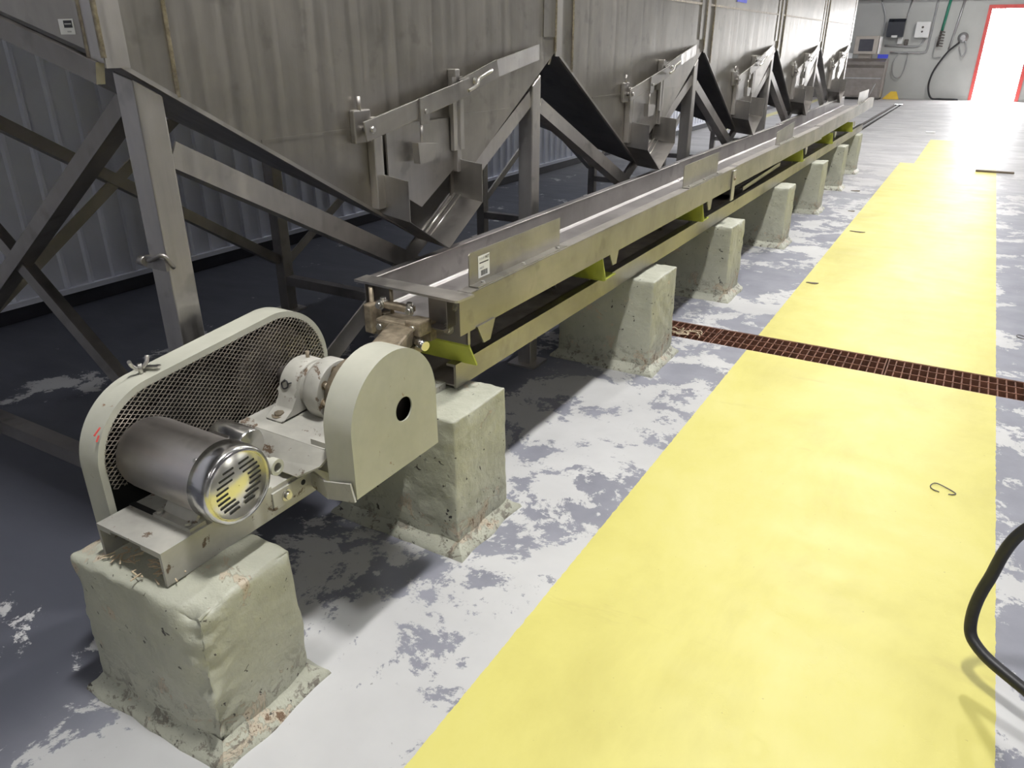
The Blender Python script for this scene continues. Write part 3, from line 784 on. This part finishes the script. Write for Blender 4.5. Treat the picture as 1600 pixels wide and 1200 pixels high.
for xx, zz in ((-1.39, .645), (-1.33, .640), (-1.30, .700), (-1.41, .70), (-1.27, .66)): f.hexbolt((xx, 1.605 if zz < .67 else 1.63, zz), (0, -1, 0), .010, .010)
for xx in (-1.41, -1.31): f.hexbolt((xx, 1.645, .708), (0, 0, 1), .009, .009)
build_each(f, 'clamp_nut', M['bolt'], cl)
f = MB(); f.box(-1.146, -1.138, 4.43, 4.49, .575, .745, .002); jb = f.build('joint_bracket', M['frame'], cv)
f = MB(); f.hexbolt((-1.138, 4.46, .70), (1, 0, 0), .009, .008); f.build('joint_bolt', M['brassy'], jb)
# perforated screen tray leaning in the base channel
f = MB(); f.prism([(-1.47, 5.05, .530), (-1.225, 5.05, .530), (-1.225, 6.10, .560), (-1.47, 6.10, .560)], (0, 0, .005)); tr = f.build('screen_tray', M['darksteel'], cv, label='dark perforated screen tray')
f = MB(); f.prism([(-1.235, 5.05, .530), (-1.225, 5.05, .530), (-1.225, 6.1, .560), (-1.235, 6.1, .560)], (0, 0, .03)); f.box(-1.47, -1.225, 5.046, 5.052, .50, .545); f.build('tray_lip', M['lever'], tr)
f = MB()
for i in range(7):
    for j in range(24):
        yy = 5.1 + j * .041; zz = .5355 + (yy - 5.05) * .030 / 1.05; f.lathe((-1.45 + i * .034, yy + (i % 2) * .02, zz), (0, 0, 1), [(0, .008), (.0012, .008)], 8)
f.build('perforation', M['polish'], tr, kind='stuff')
f = MB()
for i in range(5): f.cyl((-1.26, 4.15 + i * .12 if i < 2 else 5.2 + i * .22, .458), (-1.26, 4.15 + i * .12 if i < 2 else 5.2 + i * .22, .50), .012, 10)
build_each(f, 'channel_stud', M['darksteel'], cv)

# ------------------------------------------------------------------ storage bins
XF, PIT, Y0 = -1.60, 2.037, 1.05
RZ, VZ, VU = 1.375, .785, 1.045          # ridge height, valley height, valley position
SL = .27                                 # floor rises towards the back
XBK = -3.25
dback = Vector((XBK - XF, 0, (XF - XBK) * SL))
names = ['first stainless storage bin, nearest the camera, with a white sticker on its end wall',
         'second stainless storage bin, past the first tall post', 'third stainless storage bin, in the middle of the row',
         'fourth stainless storage bin, glaring with door light', 'fifth stainless storage bin at the far end before the console']
def make_bin(yb):
    t = thing('storage_bin', (XF, yb, RZ), '', 'storage bin', 'row of joined stainless storage bins')
    e = .002; ZT_ = 2.7
    f = MB(); f.prism([(XF, yb + e, RZ), (XF, yb + .86, RZ - (RZ - VZ) * .86 / VU), (XF, yb + .86, .99), (XF, yb + 1.235, .99), (XF, yb + 1.235, VZ + (RZ - VZ) * (1.235 - VU) / (PIT - VU)), (XF, yb + PIT - e, RZ), (XF, yb + PIT - e, ZT_), (XF, yb + e, ZT_)], (-.006, 0, 0))
    fp = f.build('front_panel', M['bin'], t)
    f = MB()
    f.prism([(XF - .006, yb + e, RZ), (XF - .006, yb + VU, VZ), (XF - .006 + dback.x, yb + VU, VZ + dback.z), (XF - .006 + dback.x, yb + e, RZ + dback.z)], (0, 0, .006)); f.build('floor_plate', M['chute'], t)
    f = MB()
    f.prism([(XF - .006, yb + VU, VZ), (XF - .006, yb + PIT - e, RZ), (XF - .006 + dback.x, yb + PIT - e, RZ + dback.z), (XF - .006 + dback.x, yb + VU, VZ + dback.z)], (0, 0, .006)); f.build('floor_plate', M['chute'], t)
    f = MB(); db = dback.z; f.prism([(XBK - .002, yb + e, RZ + db), (XBK - .002, yb + VU, VZ + db), (XBK - .002, yb + PIT - e, RZ + db), (XBK - .002, yb + PIT - e, ZT_), (XBK - .002, yb + e, ZT_)], (-.006, 0, 0)); f.build('rear_panel', M['bin'], t)
    # turned edge flange along the V and at the ridges
    f = MB(); f.bar((XF - .002, yb + .004, RZ - .003), (XF - .002, yb + VU, VZ - .003), .012, .010); f.build('edge_flange', M['frame'], t)
    f = MB(); f.box(XF, XF + .004, yb + PIT - .115, yb + PIT - .012, RZ + .055, ZT_); f.build('joint_strip', M['bin'], fp)
    # weld seams
    f = MB(); f.box(XF, XF + .003, yb + e, yb + PIT - e, 1.622, 1.634); sm = f.build('weld_seam', M['weld'], fp)
    u0 = (RZ - 1.17) / (RZ - VZ) * VU
    f = MB(); f.box(XF, XF + .002, yb + u0 + .02, yb + PIT - u0, 1.166, 1.174); f.build('weld_seam', M['bin'], fp)
    f = MB(); f.tube([(XF + .001, yb + PIT - .004, RZ + .01), (XF + .001, yb + PIT - .004, 2.7)], .0035, 8); f.build('weld_seam', M['weld'], fp)
    # discharge chute: V trough that sticks out towards the conveyor
    A = [(.835, 1.03), (.835, .905), (1.04, .778), (1.255, .90), (1.255, 1.03)]
    f = MB(); xo = XF + .135; th = .003
    def sheet(p, q, skew=0):
        (u0_, z0), (u1_, z1) = p, q
        f.prism([(XF, yb + u0_, z0), (XF, yb + u1_, z1), (xo, yb + u1_ - .02, z1 - .012), (xo, yb + u0_ - .02, z0 - .012)], (0, .003, .001))
    sheet(A[1], A[2]); sheet(A[2], A[3]); ch = f.build('discharge_chute', M['chute'], t)
    f = MB(); sheet(A[0], A[1]); sheet((A[3][0], A[3][1]), A[4]); build_each(f, 'side_plate', M['gate'], ch)
    f = MB(); f.tube([(XF + .006, yb + 1.05, .790), (XF + .006, yb + 1.25, .905)], .004, 6); f.tube([(XF + .03, yb + 1.05, .787), (XF + .03, yb + 1.25, .902)], .003, 6); build_each(f, 'weld_bead', M['bolt'], ch)
    # gate, guides, lever and counterweight
    f = MB(); f.prism([(XF + .010, yb + .87, 1.17), (XF + .010, yb + .87, .985), (XF + .010, yb + 1.035, .893), (XF + .010, yb + 1.235, .995), (XF + .010, yb + 1.235, 1.17)], (.006, 0, 0)); gt = f.build('slide_gate', M['gate'], t)
    f = MB(); f.box(XF, XF + .030, yb + .795, yb + .835, .925, 1.20, .003); build_each(f, 'guide_bar', M['frame'], gt)
    f = MB(); f.box(XF, XF + .034, yb + 1.235, yb + 1.262, .985, 1.325, .003); f.box(XF + .02, XF + .034, yb + 1.215, yb + 1.28, 1.06, 1.30); build_each(f, 'guide_bar', M['frame'], gt)
    f = MB(); f.box(XF, XF + .020, yb + .725, yb + .80, 1.13, 1.225, .004); f.cyl((XF + .014, yb + .755, 1.22), (XF + .014, yb + .755, 1.262), .006); f.build('pivot_block', M['lever'], gt)
    f = MB(); xl = XF + .048
    f.bar((xl, yb + .735, 1.165), (xl, yb + 1.30, 1.268), .007, .058, bev=.002)
    f.cyl((XF + .01, yb + .765, 1.17), (xl + .010, yb + .765, 1.17), .009, 12); lv = f.build('gate_lever', M['lever'], t)
    f = MB(); f.bar((xl - .008, yb + 1.255, 1.262), (xl - .008, yb + 1.50, 1.322), .006, .060); f.bar((xl - .008, yb + 1.495, 1.320), (xl - .055, yb + 1.93, 1.378), .006, .058); f.build('lever_bracket', M['lever'], lv)
    f = MB(); f.hexbolt((xl + .004, yb + .765, 1.17), (1, 0, 0), .008, .006); f.hexbolt((xl + .008, yb + 1.025, 1.205), (1, 0, 0), .008, .006); f.hexbolt((xl, yb + 1.335, 1.285), (1, 0, 0), .009, .006); build_each(f, 'pivot_bolt', M['bolt'], lv)
    f = MB(); f.box(xl + .004, xl + .010, yb + .998, yb + 1.045, 1.165, 1.245); f.cyl((xl + .004, yb + 1.005, 1.165), (xl + .004, yb + 1.005, 1.110), .005, 10); f.build('hanging_link', M['lever'], lv)
    f = MB(); f.prism([(xl - .012, yb + .972, 1.112), (xl - .012, yb + 1.085, 1.100), (xl - .012, yb + 1.05, 1.048), (xl - .012, yb + .978, 1.046)], (.026, 0, 0)); f.build('counterweight', M['gate'], lv)
    f = MB(); f.tube(path([(xl + .012, yb + 1.275, 1.255), (xl + .022, yb + 1.315, 1.272), (xl + .022, yb + 1.33, 1.292), (xl + .03, yb + 1.40, 1.318)], 6), .006, 8); f.build('latch_handle', M['bolt'], lv)
    return t
bin0 = make_bin(Y0)
for k in range(5):
    o = bin0 if k == 0 else copy_tree(bin0)
    o.location.y = Y0 + PIT * k; o['label'] = names[k]
    bb = o
    if k in (0, 4):
        yy = Y0 if k == 0 else Y0 + PIT * 5
        f = MB(); f.prism([(XF, yy, RZ), (XF, yy, 2.7), (XBK, yy, 2.7), (XBK, yy, RZ + dback.z)], (0, -.006 if k == 0 else .006, 0)); ew = f.build('end_wall', M['bin'], bb)
        if k == 0:
            f = MB(); f.bar((XF - .02, yy - .010, RZ - .030), (XBK, yy - .010, RZ + dback.z - .030), .02, .045); f.build('end_angle', M['frame2'], ew)
            f = MB(); f.box(XF - .045, XF + .004, yy - .012, yy - .006, RZ - .01, 2.7); f.box(XF, XF + .006, yy - .01, yy + .045, RZ - .02, 2.7); f.build('corner_strip', M['frame'], ew)
            f = MB(); f.tube([(XF - .046, yy - .010, RZ), (XF - .046, yy - .010, 2.7)], .006, 8); f.tube([(XF + .003, yy - .010, RZ), (XF + .003, yy - .010, 2.7)], .006, 8); build_each(f, 'weld_bead', M['weld'], ew)
            f = MB(); f.tube([(XF + .002, yy + .155, RZ - .085), (XF + .002, yy + .155, 2.7)], .005, 8); build_each(f, 'weld_bead', M['weld'], ew)
            f = MB(); px_, pz_ = -1.736, 1.420
            f.use(M['paper']).box(px_, px_ + .052, yy - .0068, yy - .006, pz_, pz_ + .030)
            f.use(M['ink']).box(px_ + .018, px_ + .048, yy - .0071, yy - .0068, pz_ + .013, pz_ + .027)
            f.use(M['greyink']).box(px_ + .021, px_ + .045, yy - .0073, yy - .0071, pz_ + .019, pz_ + .0215).box(px_ + .026, px_ + .04, yy - .0071, yy - .0068, pz_ + .004, pz_ + .007)
            f.build('asset_sticker', M['paper'], ew, label='small white sticker with a dark printed block')
    if k == 2:
        f = MB(); f.box(XF + .001, XF + .003, Y0 + PIT * 2 + .65, Y0 + PIT * 2 + .90, 1.67, 1.78); f.build('id_label', M['blue'], bb, label='blue label near the seam')

# ------------------------------------------------------------------ support frame
fr = thing('support_frame', (-2.4, 6, 0), 'welded stainless frame of posts and crossed braces standing under the bins', 'support frame')
PY = [1.133, 2.93, 5.02, 7.07, 9.11, 11.15]; S = .034; XPF, XPB = XF - .036, -3.22
def slab(u):  # ridge/valley underside height at y for the front plane
    k = (u - Y0) % PIT; return RZ - (RZ - VZ) * k / VU if k < VU else VZ + (RZ - VZ) * (k - VU) / (PIT - VU)
for i, yp in enumerate(PY):
    def zt(x_, y_): return slab(min(max(y_, Y0 + .001), Y0 + 5 * PIT - .001)) + (XF - x_) * SL - .016
    def post(xc):
        f = MB(); V = []
        tops = [[zt(x_, y_) for y_ in (yp - S, yp + S)] for x_ in (xc - S, xc + S)]
        for a_, x_ in enumerate((xc - S, xc + S)):
            for c_, y_ in enumerate((yp - S, yp + S)):
                for z_ in (.008, tops[a_][c_]): V.append(f.bm.verts.new((x_, y_, z_)))
        F_ = [(0, 1, 3, 2), (4, 6, 7, 5), (0, 4, 5, 1), (2, 3, 7, 6), (0, 2, 6, 4), (1, 5, 7, 3)]
        for q in F_: f.bm.faces.new([V[k_] for k_ in q])
        bmesh.ops.bevel(f.bm, geom=f.bm.edges[:], offset=.004, segments=2, affect='EDGES', profile=.5)
        return f
    f = post(XPF); p = f.build('post', M['frame'], fr)
    f = MB(); f.box(XPF - .07, XPF + .07, yp - .07, yp + .07, 0, .010); f.build('foot_plate', M['frame'], p)
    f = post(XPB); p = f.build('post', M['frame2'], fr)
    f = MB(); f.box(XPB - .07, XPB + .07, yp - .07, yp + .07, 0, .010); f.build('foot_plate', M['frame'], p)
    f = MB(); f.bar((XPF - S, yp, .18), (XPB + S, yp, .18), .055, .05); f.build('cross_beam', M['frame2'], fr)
def angle(p, q, w, nrm, name='brace', m='frame'):
    """L-section: flat leg facing nrm plus a leg turned back along the lower edge"""
    p, q, n = Vector(p), Vector(q), Vector(nrm); d = (q - p).normalized(); s = d.cross(n).normalized()
    if s.z > 0: s = -s
    f = MB(); f.bar(p, q, w, .006, up=n)
    o2 = s * (w / 2 - .003) - n * .026
    f.bar(p + o2, q + o2, .006, .050, up=n)
    return f.build(name, M[m], fr)
for a, c in zip(PY, PY[1:]):
    angle((XPF + S - .004, a + S, 1.168), (XPF + S - .004, c - S, .255), .060, (1, 0, 0)); angle((XPF + S - .012, a + S, .255), (XPF + S - .012, c - S, 1.20), .060, (1, 0, 0))
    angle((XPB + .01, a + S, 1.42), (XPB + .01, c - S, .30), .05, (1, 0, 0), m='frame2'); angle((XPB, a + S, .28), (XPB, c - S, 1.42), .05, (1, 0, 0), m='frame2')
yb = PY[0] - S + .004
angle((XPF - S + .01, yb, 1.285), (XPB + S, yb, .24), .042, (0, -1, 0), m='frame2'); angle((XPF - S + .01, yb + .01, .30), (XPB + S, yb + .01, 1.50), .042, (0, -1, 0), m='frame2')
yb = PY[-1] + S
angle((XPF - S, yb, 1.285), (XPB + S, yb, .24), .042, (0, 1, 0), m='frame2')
f = MB(); f.box(XPF - S - .004, XPF + S + .004, PY[0] - S - .010, PY[0] - S, .905, .935); f.lathe((XPF - S - .004, PY[0] - S - .008, .92), (-1, 0, 0), [(0, .012), (.02, .012)], 14); f.tube(path([(XPF - .02, PY[0] - S - .012, .925), (XPF + .0, PY[0] - S - .02, .93), (XPF + S + .005, PY[0] - S - .012, .945), (XPF + S + .006, PY[0] - S + .01, .91)], 5), .005, 8)
f.build('post_latch', M['lever'], fr, label='small corroded latch')

# ------------------------------------------------------------------ hose and litter
h = path([(1.9, 2.6, .018), (1.35, 2.25, .03), (.92, 1.98, .30), (.55, 1.84, .52), (.30, 1.78, .44), (.243, 1.773, .26), (.234, 1.755, .145), (.262, 1.722, .105), (.345, 1.668, .085), (.52, 1.57, .055), (.85, 1.38, .022), (1.5, 1.1, .016)], 14)
f = MB(); f.tube(h, .0135, 14)
solo(f, 'rubber_hose', M['rubber'], (1.35, 2.25, 0), 'black rubber hose looping over the right edge of the yellow walkway', 'hose')
f = MB(); f.tube(path([(.150, 2.635, .003), (.128, 2.645, .003), (.122, 2.668, .003), (.135, 2.690, .004), (.160, 2.682, .004), (.198, 2.655, .003), (.192, 2.640, .003), (.178, 2.634, .003)], 6), .0018, 6)
solo(f, 'wire_hook', M['darksteel'], (.15, 2.65, 0), 'bent grey wire hook lying on the yellow walkway', 'wire')
f = MB(); f.tube(path([(.46, 4.55, .003), (.42, 4.57, .003), (.415, 4.53, .003), (.47, 4.50, .003), (.55, 4.49, .003)], 6), .002, 6)
solo(f, 'wire_scrap', M['darksteel'], (.45, 4.53, 0), 'thin bent wire lying on grey floor right of the walkway', 'wire')
def scrap(x, y, a, L, w, label, name='leaf_scrap', m='leaf', cat='debris'):
    f = MB(); c, s = math.cos(a), math.sin(a); P = []
    for k in range(10):
        t_ = 2 * PI * k / 10; r = 1 + .25 * math.sin(3 * t_ + x); u, v = L / 2 * math.cos(t_) * r, w / 2 * math.sin(t_) * r; P.append((x + u * c - v * s, y + u * s + v * c, .001))
    f.prism(P, (0, 0, .004)); return solo(f, name, M[m], (x, y, 0), label, cat)
scrap(-.70, 5.01, .1, .07, .03, 'dark dry leaf scrap at the left edge of the walkway past the drain')
scrap(-.66, 6.72, .0, .11, .03, 'dark sliver lying on the walkway beside the fourth pier')
scrap(-.83, 7.6, .4, .06, .04, 'dark crumb on grey floor near the fifth pier')
scrap(-.95, 8.75, .4, .09, .05, 'dark dirt clump on grey floor near the last but one pier')
f = MB(); f.box(.10, .50, 10.90, 10.97, 0, .02, .004); solo(f, 'wood_strip', M['leaf'], (.3, 10.93, 0), 'thin dark strip lying at the far right edge of the walkway', 'debris')
f = MB(); f.box(-.75, -.60, 15.5, 15.62, 0, .02, .004); solo(f, 'paper_scrap', M['paper'], (-.68, 15.56, 0), 'small white paper scrap on the far grey floor', 'debris')
f = MB()
for k in range(16):
    p = Vector((-1.155 + .16 * random.random(), 3.66 + .08 * random.random(), .002)); a = random.random() * 3; L = .04 + .05 * random.random()
    f.tube(path([p, p + Vector((math.cos(a) * L * .5, math.sin(a) * L * .3, .012 * random.random())), p + Vector((math.cos(a + .4) * L, math.sin(a + .4) * L * .5, .002))], 4), .0026, 5)
o = solo(f, 'straw_tuft', M['straw'], (-1.08, 3.69, 0), 'tuft of pale dry straw on the rusty drain beside the pier', 'straw')

# ------------------------------------------------------------------ far end of the hall
t = thing('control_console', (-3.08, 24.6, 0), 'brown steel operator console with a sloping front at the far wall', 'console')
cx0, cx1, cy0, cy1 = -3.66, -2.50, 24.25, 24.95
f = MB(); f.prism([(cx0, cy0 + .10, .06), (cx0, cy1, .06), (cx0, cy1, 1.05), (cx0, cy0 + .22, 1.05), (cx0, cy0 + .05, .98), (cx0, cy0, .90), (cx0, cy0 + .06, .82)], (cx1 - cx0, 0, 0)); f.build('cabinet', M['console'], t)
f = MB(); f.box(cx0 + .06, cx1 - .06, cy0 + .075, cy0 + .10, .60, .80); f.build('drawer_panel', M['console'], t)
f = MB(); f.box(cx0 + .05, cx1 - .05, cy0 + .07, cy0 + .10, .80, .825).box(cx0 + .05, cx1 - .05, cy0 + .07, cy0 + .10, .545, .57); build_each(f, 'trim_bar', M['conduit'], t)
f = MB(); f.box(cx0 + .06, cx1 - .06, cy0 + .085, cy0 + .10, .10, .54); f.build('lower_door', M['console'], t)
for xx in (cx0 + .02, cx1 - .08):
    f = MB(); f.box(xx, xx + .06, cy0 + .1, cy0 + .16, 0, .06).box(xx, xx + .06, cy1 - .08, cy1 - .02, 0, .06); build_each(f, 'foot', M['darksteel'], t)
f = MB(); f.bar((cx1 - .30, cy0 + .06, .02), (cx1 - .16, cy0 + .10, .42), .05, .02); f.build('loose_strut', M['conduit'], t)
t = thing('monitor', (-3.08, 24.62, 1.1), 'old beige box monitor standing on the console', 'monitor')
f = MB(); f.box(-3.38, -2.78, 24.40, 24.86, 1.16, 1.62, .02); f.build('housing', M['beige'], t)
f = MB(); f.box(-3.26, -2.90, 24.392, 24.402, 1.24, 1.54, .004); f.build('screen', M['screen'], t)
f = MB(); f.box(-3.25, -2.92, 24.5, 24.78, 1.051, 1.16, .01); f.build('stand', M['beige'], t)
f = MB(); f.box(-2.765, -2.735, 24.42, 24.80, 1.18, 1.60); f.build('cable_cover', M['white'], t)
f = MB(); f.prism([(-3.58, 24.49, 1.052), (-3.40, 24.49, 1.052), (-3.40, 24.53, 1.19), (-3.58, 24.53, 1.19)], (0, .01, 0)); f.box(-3.58, -3.40, 24.48, 24.58, 1.051, 1.058); solo(f, 'notice_card', M['paper'], (-3.47, 24.37, 1.0), 'small white notice card propped on the console left of the monitor', 'card')
f = MB(); f.prism([(-2.74, 24.42, 1.06), (-2.48, 24.42, 1.06), (-2.48, 24.46, 1.16), (-2.74, 24.46, 1.16)], (0, .02, 0)); solo(f, 'keypad_display', M['blue'], (-2.58, 24.5, 1.05), 'small blue lit display beside the monitor', 'display')
YW = YF - .002
t = thing('towel_dispenser', (-2.5, YW, 1.6), 'black smoked paper towel dispenser on the far wall above the console', 'towel dispenser')
f = MB(); f.prism([(-2.72, YW, 1.60), (-2.72, YW - .22, 1.60), (-2.72, YW - .20, 1.98), (-2.72, YW - .10, 2.06), (-2.72, YW, 2.06)], (.43, 0, 0)); f.build('cover', M['blackplastic'], t)
f = MB(); f.box(-2.58, -2.43, YW - .228, YW - .18, 1.585, 1.64); f.build('towel_slot', M['white'], t)
t = thing('soap_dispenser', (-1.8, YW, 1.6), 'white box dispenser on the far wall between conduits', 'soap dispenser')
f = MB(); f.box(-2.02, -1.66, YW - .14, YW, 1.58, 1.98, .02); f.build('body', M['white'], t)
f = MB(); f.cyl((-1.84, YW - .15, 1.84), (-1.84, YW - .138, 1.84), .03); f.cyl((-1.84, YW - .15, 1.73), (-1.84, YW - .138, 1.73), .025); build_each(f, 'button', M['darksteel'], t)
f = MB(); f.box(-2.42, -2.29, YW - .06, YW, 1.42, 1.60, .006); solo(f, 'outlet_box', M['white'], (-2.35, YW, 1.5), 'white electrical outlet box right of the towel dispenser', 'outlet')
f = MB(); f.box(-2.24, -2.14, YW - .06, YW, 1.40, 1.54, .006); solo(f, 'switch_box', M['darksteel'], (-2.19, YW, 1.46), 'small grey switch box below the dispensers', 'switch')
f = MB(); f.tube(path([(-3.02, YW - .0175, 2.55), (-2.84, YW - .0175, 2.1), (-2.80, YW - .0175, 1.62)], 5), .018, 8); solo(f, 'conduit_pipe', M['conduit'], (-2.85, YW, 1.6), 'grey conduit descending to the wall behind the monitor', 'conduit', 'conduits on the far wall')
f = MB(); f.tube([(-2.24, YW - .0175, 2.55), (-2.33, YW - .0175, 1.60)], .018, 8); solo(f, 'conduit_pipe', M['conduit'], (-2.3, YW, 1.6), 'grey conduit dropping into the white outlet box', 'conduit', 'conduits on the far wall')
f = MB(); f.tube(path([(-2.72, YW - .0235, 1.38), (-2.15, YW - .0235, 1.36), (-1.86, YW - .0235, 1.37), (-1.76, YW - .0235, 1.50), (-1.76, YW - .0235, 1.58)], 5), .024, 8); solo(f, 'conduit_pipe', M['conduit'], (-2.2, YW, 1.36), 'horizontal grey conduit leading to the white dispenser', 'conduit', 'conduits on the far wall')
f = MB(); f.tube(path([(-2.55, YW - .0235, 1.20), (-1.75, YW - .0235, 1.20), (-1.64, YW - .0235, 1.26), (-1.62, YW - .0235, 1.5), (-1.60, YW - .0235, 2.55)], 5), .024, 8); solo(f, 'conduit_pipe', M['conduit'], (-2.0, YW, 1.2), 'long grey conduit bending up beside the white dispenser', 'conduit', 'conduits on the far wall')
f = MB(); f.tube(path([(-2.32, YW - .03, 1.2), (-2.42, YW - .06, .9), (-2.36, YW - .06, .62), (-2.20, YW - .06, .55), (-2.10, YW - .06, .75), (-2.08, YW - .03, 1.18)], 6), .014, 8); solo(f, 'power_cord', M['conduit'], (-2.25, YW, .6), 'thin grey cord looping down the far wall from the conduit', 'cord')
f = MB(); f.tube([(-1.30, YW - .04, 2.55), (-1.36, YW - .04, 1.75)], .035, 8); pgo = solo(f, 'water_pipe', M['green'], (-1.33, YW, 1.75), 'green banded water pipe on the far wall', 'pipe')
t = thing('spray_rack', (-1.36, YW, 1.2), 'dark hose fittings rack hanging below the green pipe', 'hose rack')
f = MB(); f.tube([(-1.37, YW - .04, 1.75), (-1.40, YW - .04, 1.35)], .03, 8); f.build('bracket', M['darksteel'], t)
f = MB()
for k in range(6): f.cyl((-1.39, YW - .10, 1.38 + k * .07), (-1.27, YW - .06, 1.36 + k * .07), .014, 8)
build_each(f, 'fitting', M['darksteel'], t)
f = MB(); f.tube(path([(-1.45, YW - .03, 1.6), (-1.46, YW - .03, 1.15), (-1.40, YW - .03, 1.08), (-1.25, YW - .03, 1.10)], 5), .014, 8); f.build('drop_pipe', M['conduit'], t)
f = MB(); f.tube([(-.96, YW - .04, 2.55), (-1.03, YW - .04, 1.85), (-1.10, YW - .04, 1.28)], .028, 8); solo(f, 'riser_pipe', M['conduit'], (-1.0, YW, 1.3), 'pale vertical riser pipe left of the bright doorway', 'pipe')
t = thing('hose_valve', (-.85, YW, 1.6), 'grey wall valve beside the riser pipe', 'valve')
f = MB(); f.lathe((-.82, YW, 1.58), (0, -1, 0), [(0, .13), (.04, .13), (.06, .09), (.12, .06)], 18); f.build('valve_body', M['conduit'], t)
f = MB(); f.tube(path([(-.75, YW - .06, 1.5), (-.68, YW - .08, 1.25), (-.76, YW - .08, 1.12), (-.86, YW - .06, 1.35)], 6), .016, 8); f.build('whip', M['conduit'], t)
f = MB(); f.tube(path([(-.88, YW - .06, 1.46), (-1.12, YW - .10, 1.2), (-1.35, YW - .12, .75), (-1.40, YW - .14, .35), (-1.28, YW - .18, .05), (-1.05, YW - .22, .025), (-.6, YW - .26, .025)], 8), .024, 8)
solo(f, 'wash_hose', M['rubber'], (-1.3, YW, 0), 'dark wash-down hose curving down the far wall to the floor', 'hose')
t = thing('floor_marker', (-2.3, 24.9, 0), 'small yellow stand on the floor right of the console', 'floor stand')
f = MB(); f.prism([(-2.48, 24.9, 0), (-2.05, 24.9, 0), (-2.15, 25.0, .2), (-2.30, 25.0, .2)], (0, .06, 0)); f.build('body', M['yellowp'], t)

# ------------------------------------------------------------------ light
def area(name, loc, sx, sy, energy, rot=(0, 0, 0), col=(1, 1, 1)):
    L = bpy.data.lights.new(name, 'AREA'); L.shape = 'RECTANGLE'; L.size = sx; L.size_y = sy; L.energy = energy; L.color = col
    o = bpy.data.objects.new(name, L); COL.objects.link(o); o.location = loc; o.rotation_euler = rot; return o
COOL = (1.0, .985, .97)
for k in range(8): area('bay_lamp', (-.45, 1.0 + 3.6 * k, 4.3), .16, .45, 118 if k < 4 else 70, col=COOL)
area('bay_lamp', (-.45, -3.0, 4.3), .16, .45, 42, col=COOL)
for yy in (7.0, 13.0, 19.0): area('aisle_fill', (-3.8, yy, 4.6), .16, 1.2, 40, col=(.93, .96, 1))  # fill lamps added behind the bins to brighten the wall and floor there
for k in range(5): area('strip_lamp', (4.6, -1.9 + 5.0 * k, 4.4), .2, 1.2, 52, col=COOL)
po = area('door_portal', ((DX0 + DX1) / 2, YF + .21, DZ / 2), DX1 - DX0, DZ, 1, rot=(-PI / 2, 0, 0)); po.data.cycles.is_portal = True
w = bpy.data.worlds.new('World'); sc.world = w; w.use_nodes = True
bg = w.node_tree.nodes['Background']; bg.inputs[0].default_value = (.98, .98, 1, 1); bg.inputs[1].default_value = 40

# ------------------------------------------------------------------ camera
cam = bpy.data.cameras.new('Camera'); co = bpy.data.objects.new('Camera', cam); COL.objects.link(co); sc.camera = co
co.location = (0, 0, 1.4); co.rotation_euler = (math.radians(90 - 24.297), 0, math.radians(30.442))
cam.sensor_width = 36; cam.sensor_fit = 'HORIZONTAL'; cam.lens = 1174 / 1600 * 36; cam.clip_start = .02; cam.clip_end = 200
vs = sc.view_settings; vs.view_transform = 'Standard'; vs.look = 'None'; vs.gamma = 1; vs.exposure = .25; vs.use_curve_mapping = False
cy = sc.cycles
cy.use_denoising = True
try: cy.denoiser = 'OPENIMAGEDENOISE'
except Exception: pass
cy.max_bounces = 8; cy.diffuse_bounces = 4; cy.glossy_bounces = 4; cy.sample_clamp_indirect = 8
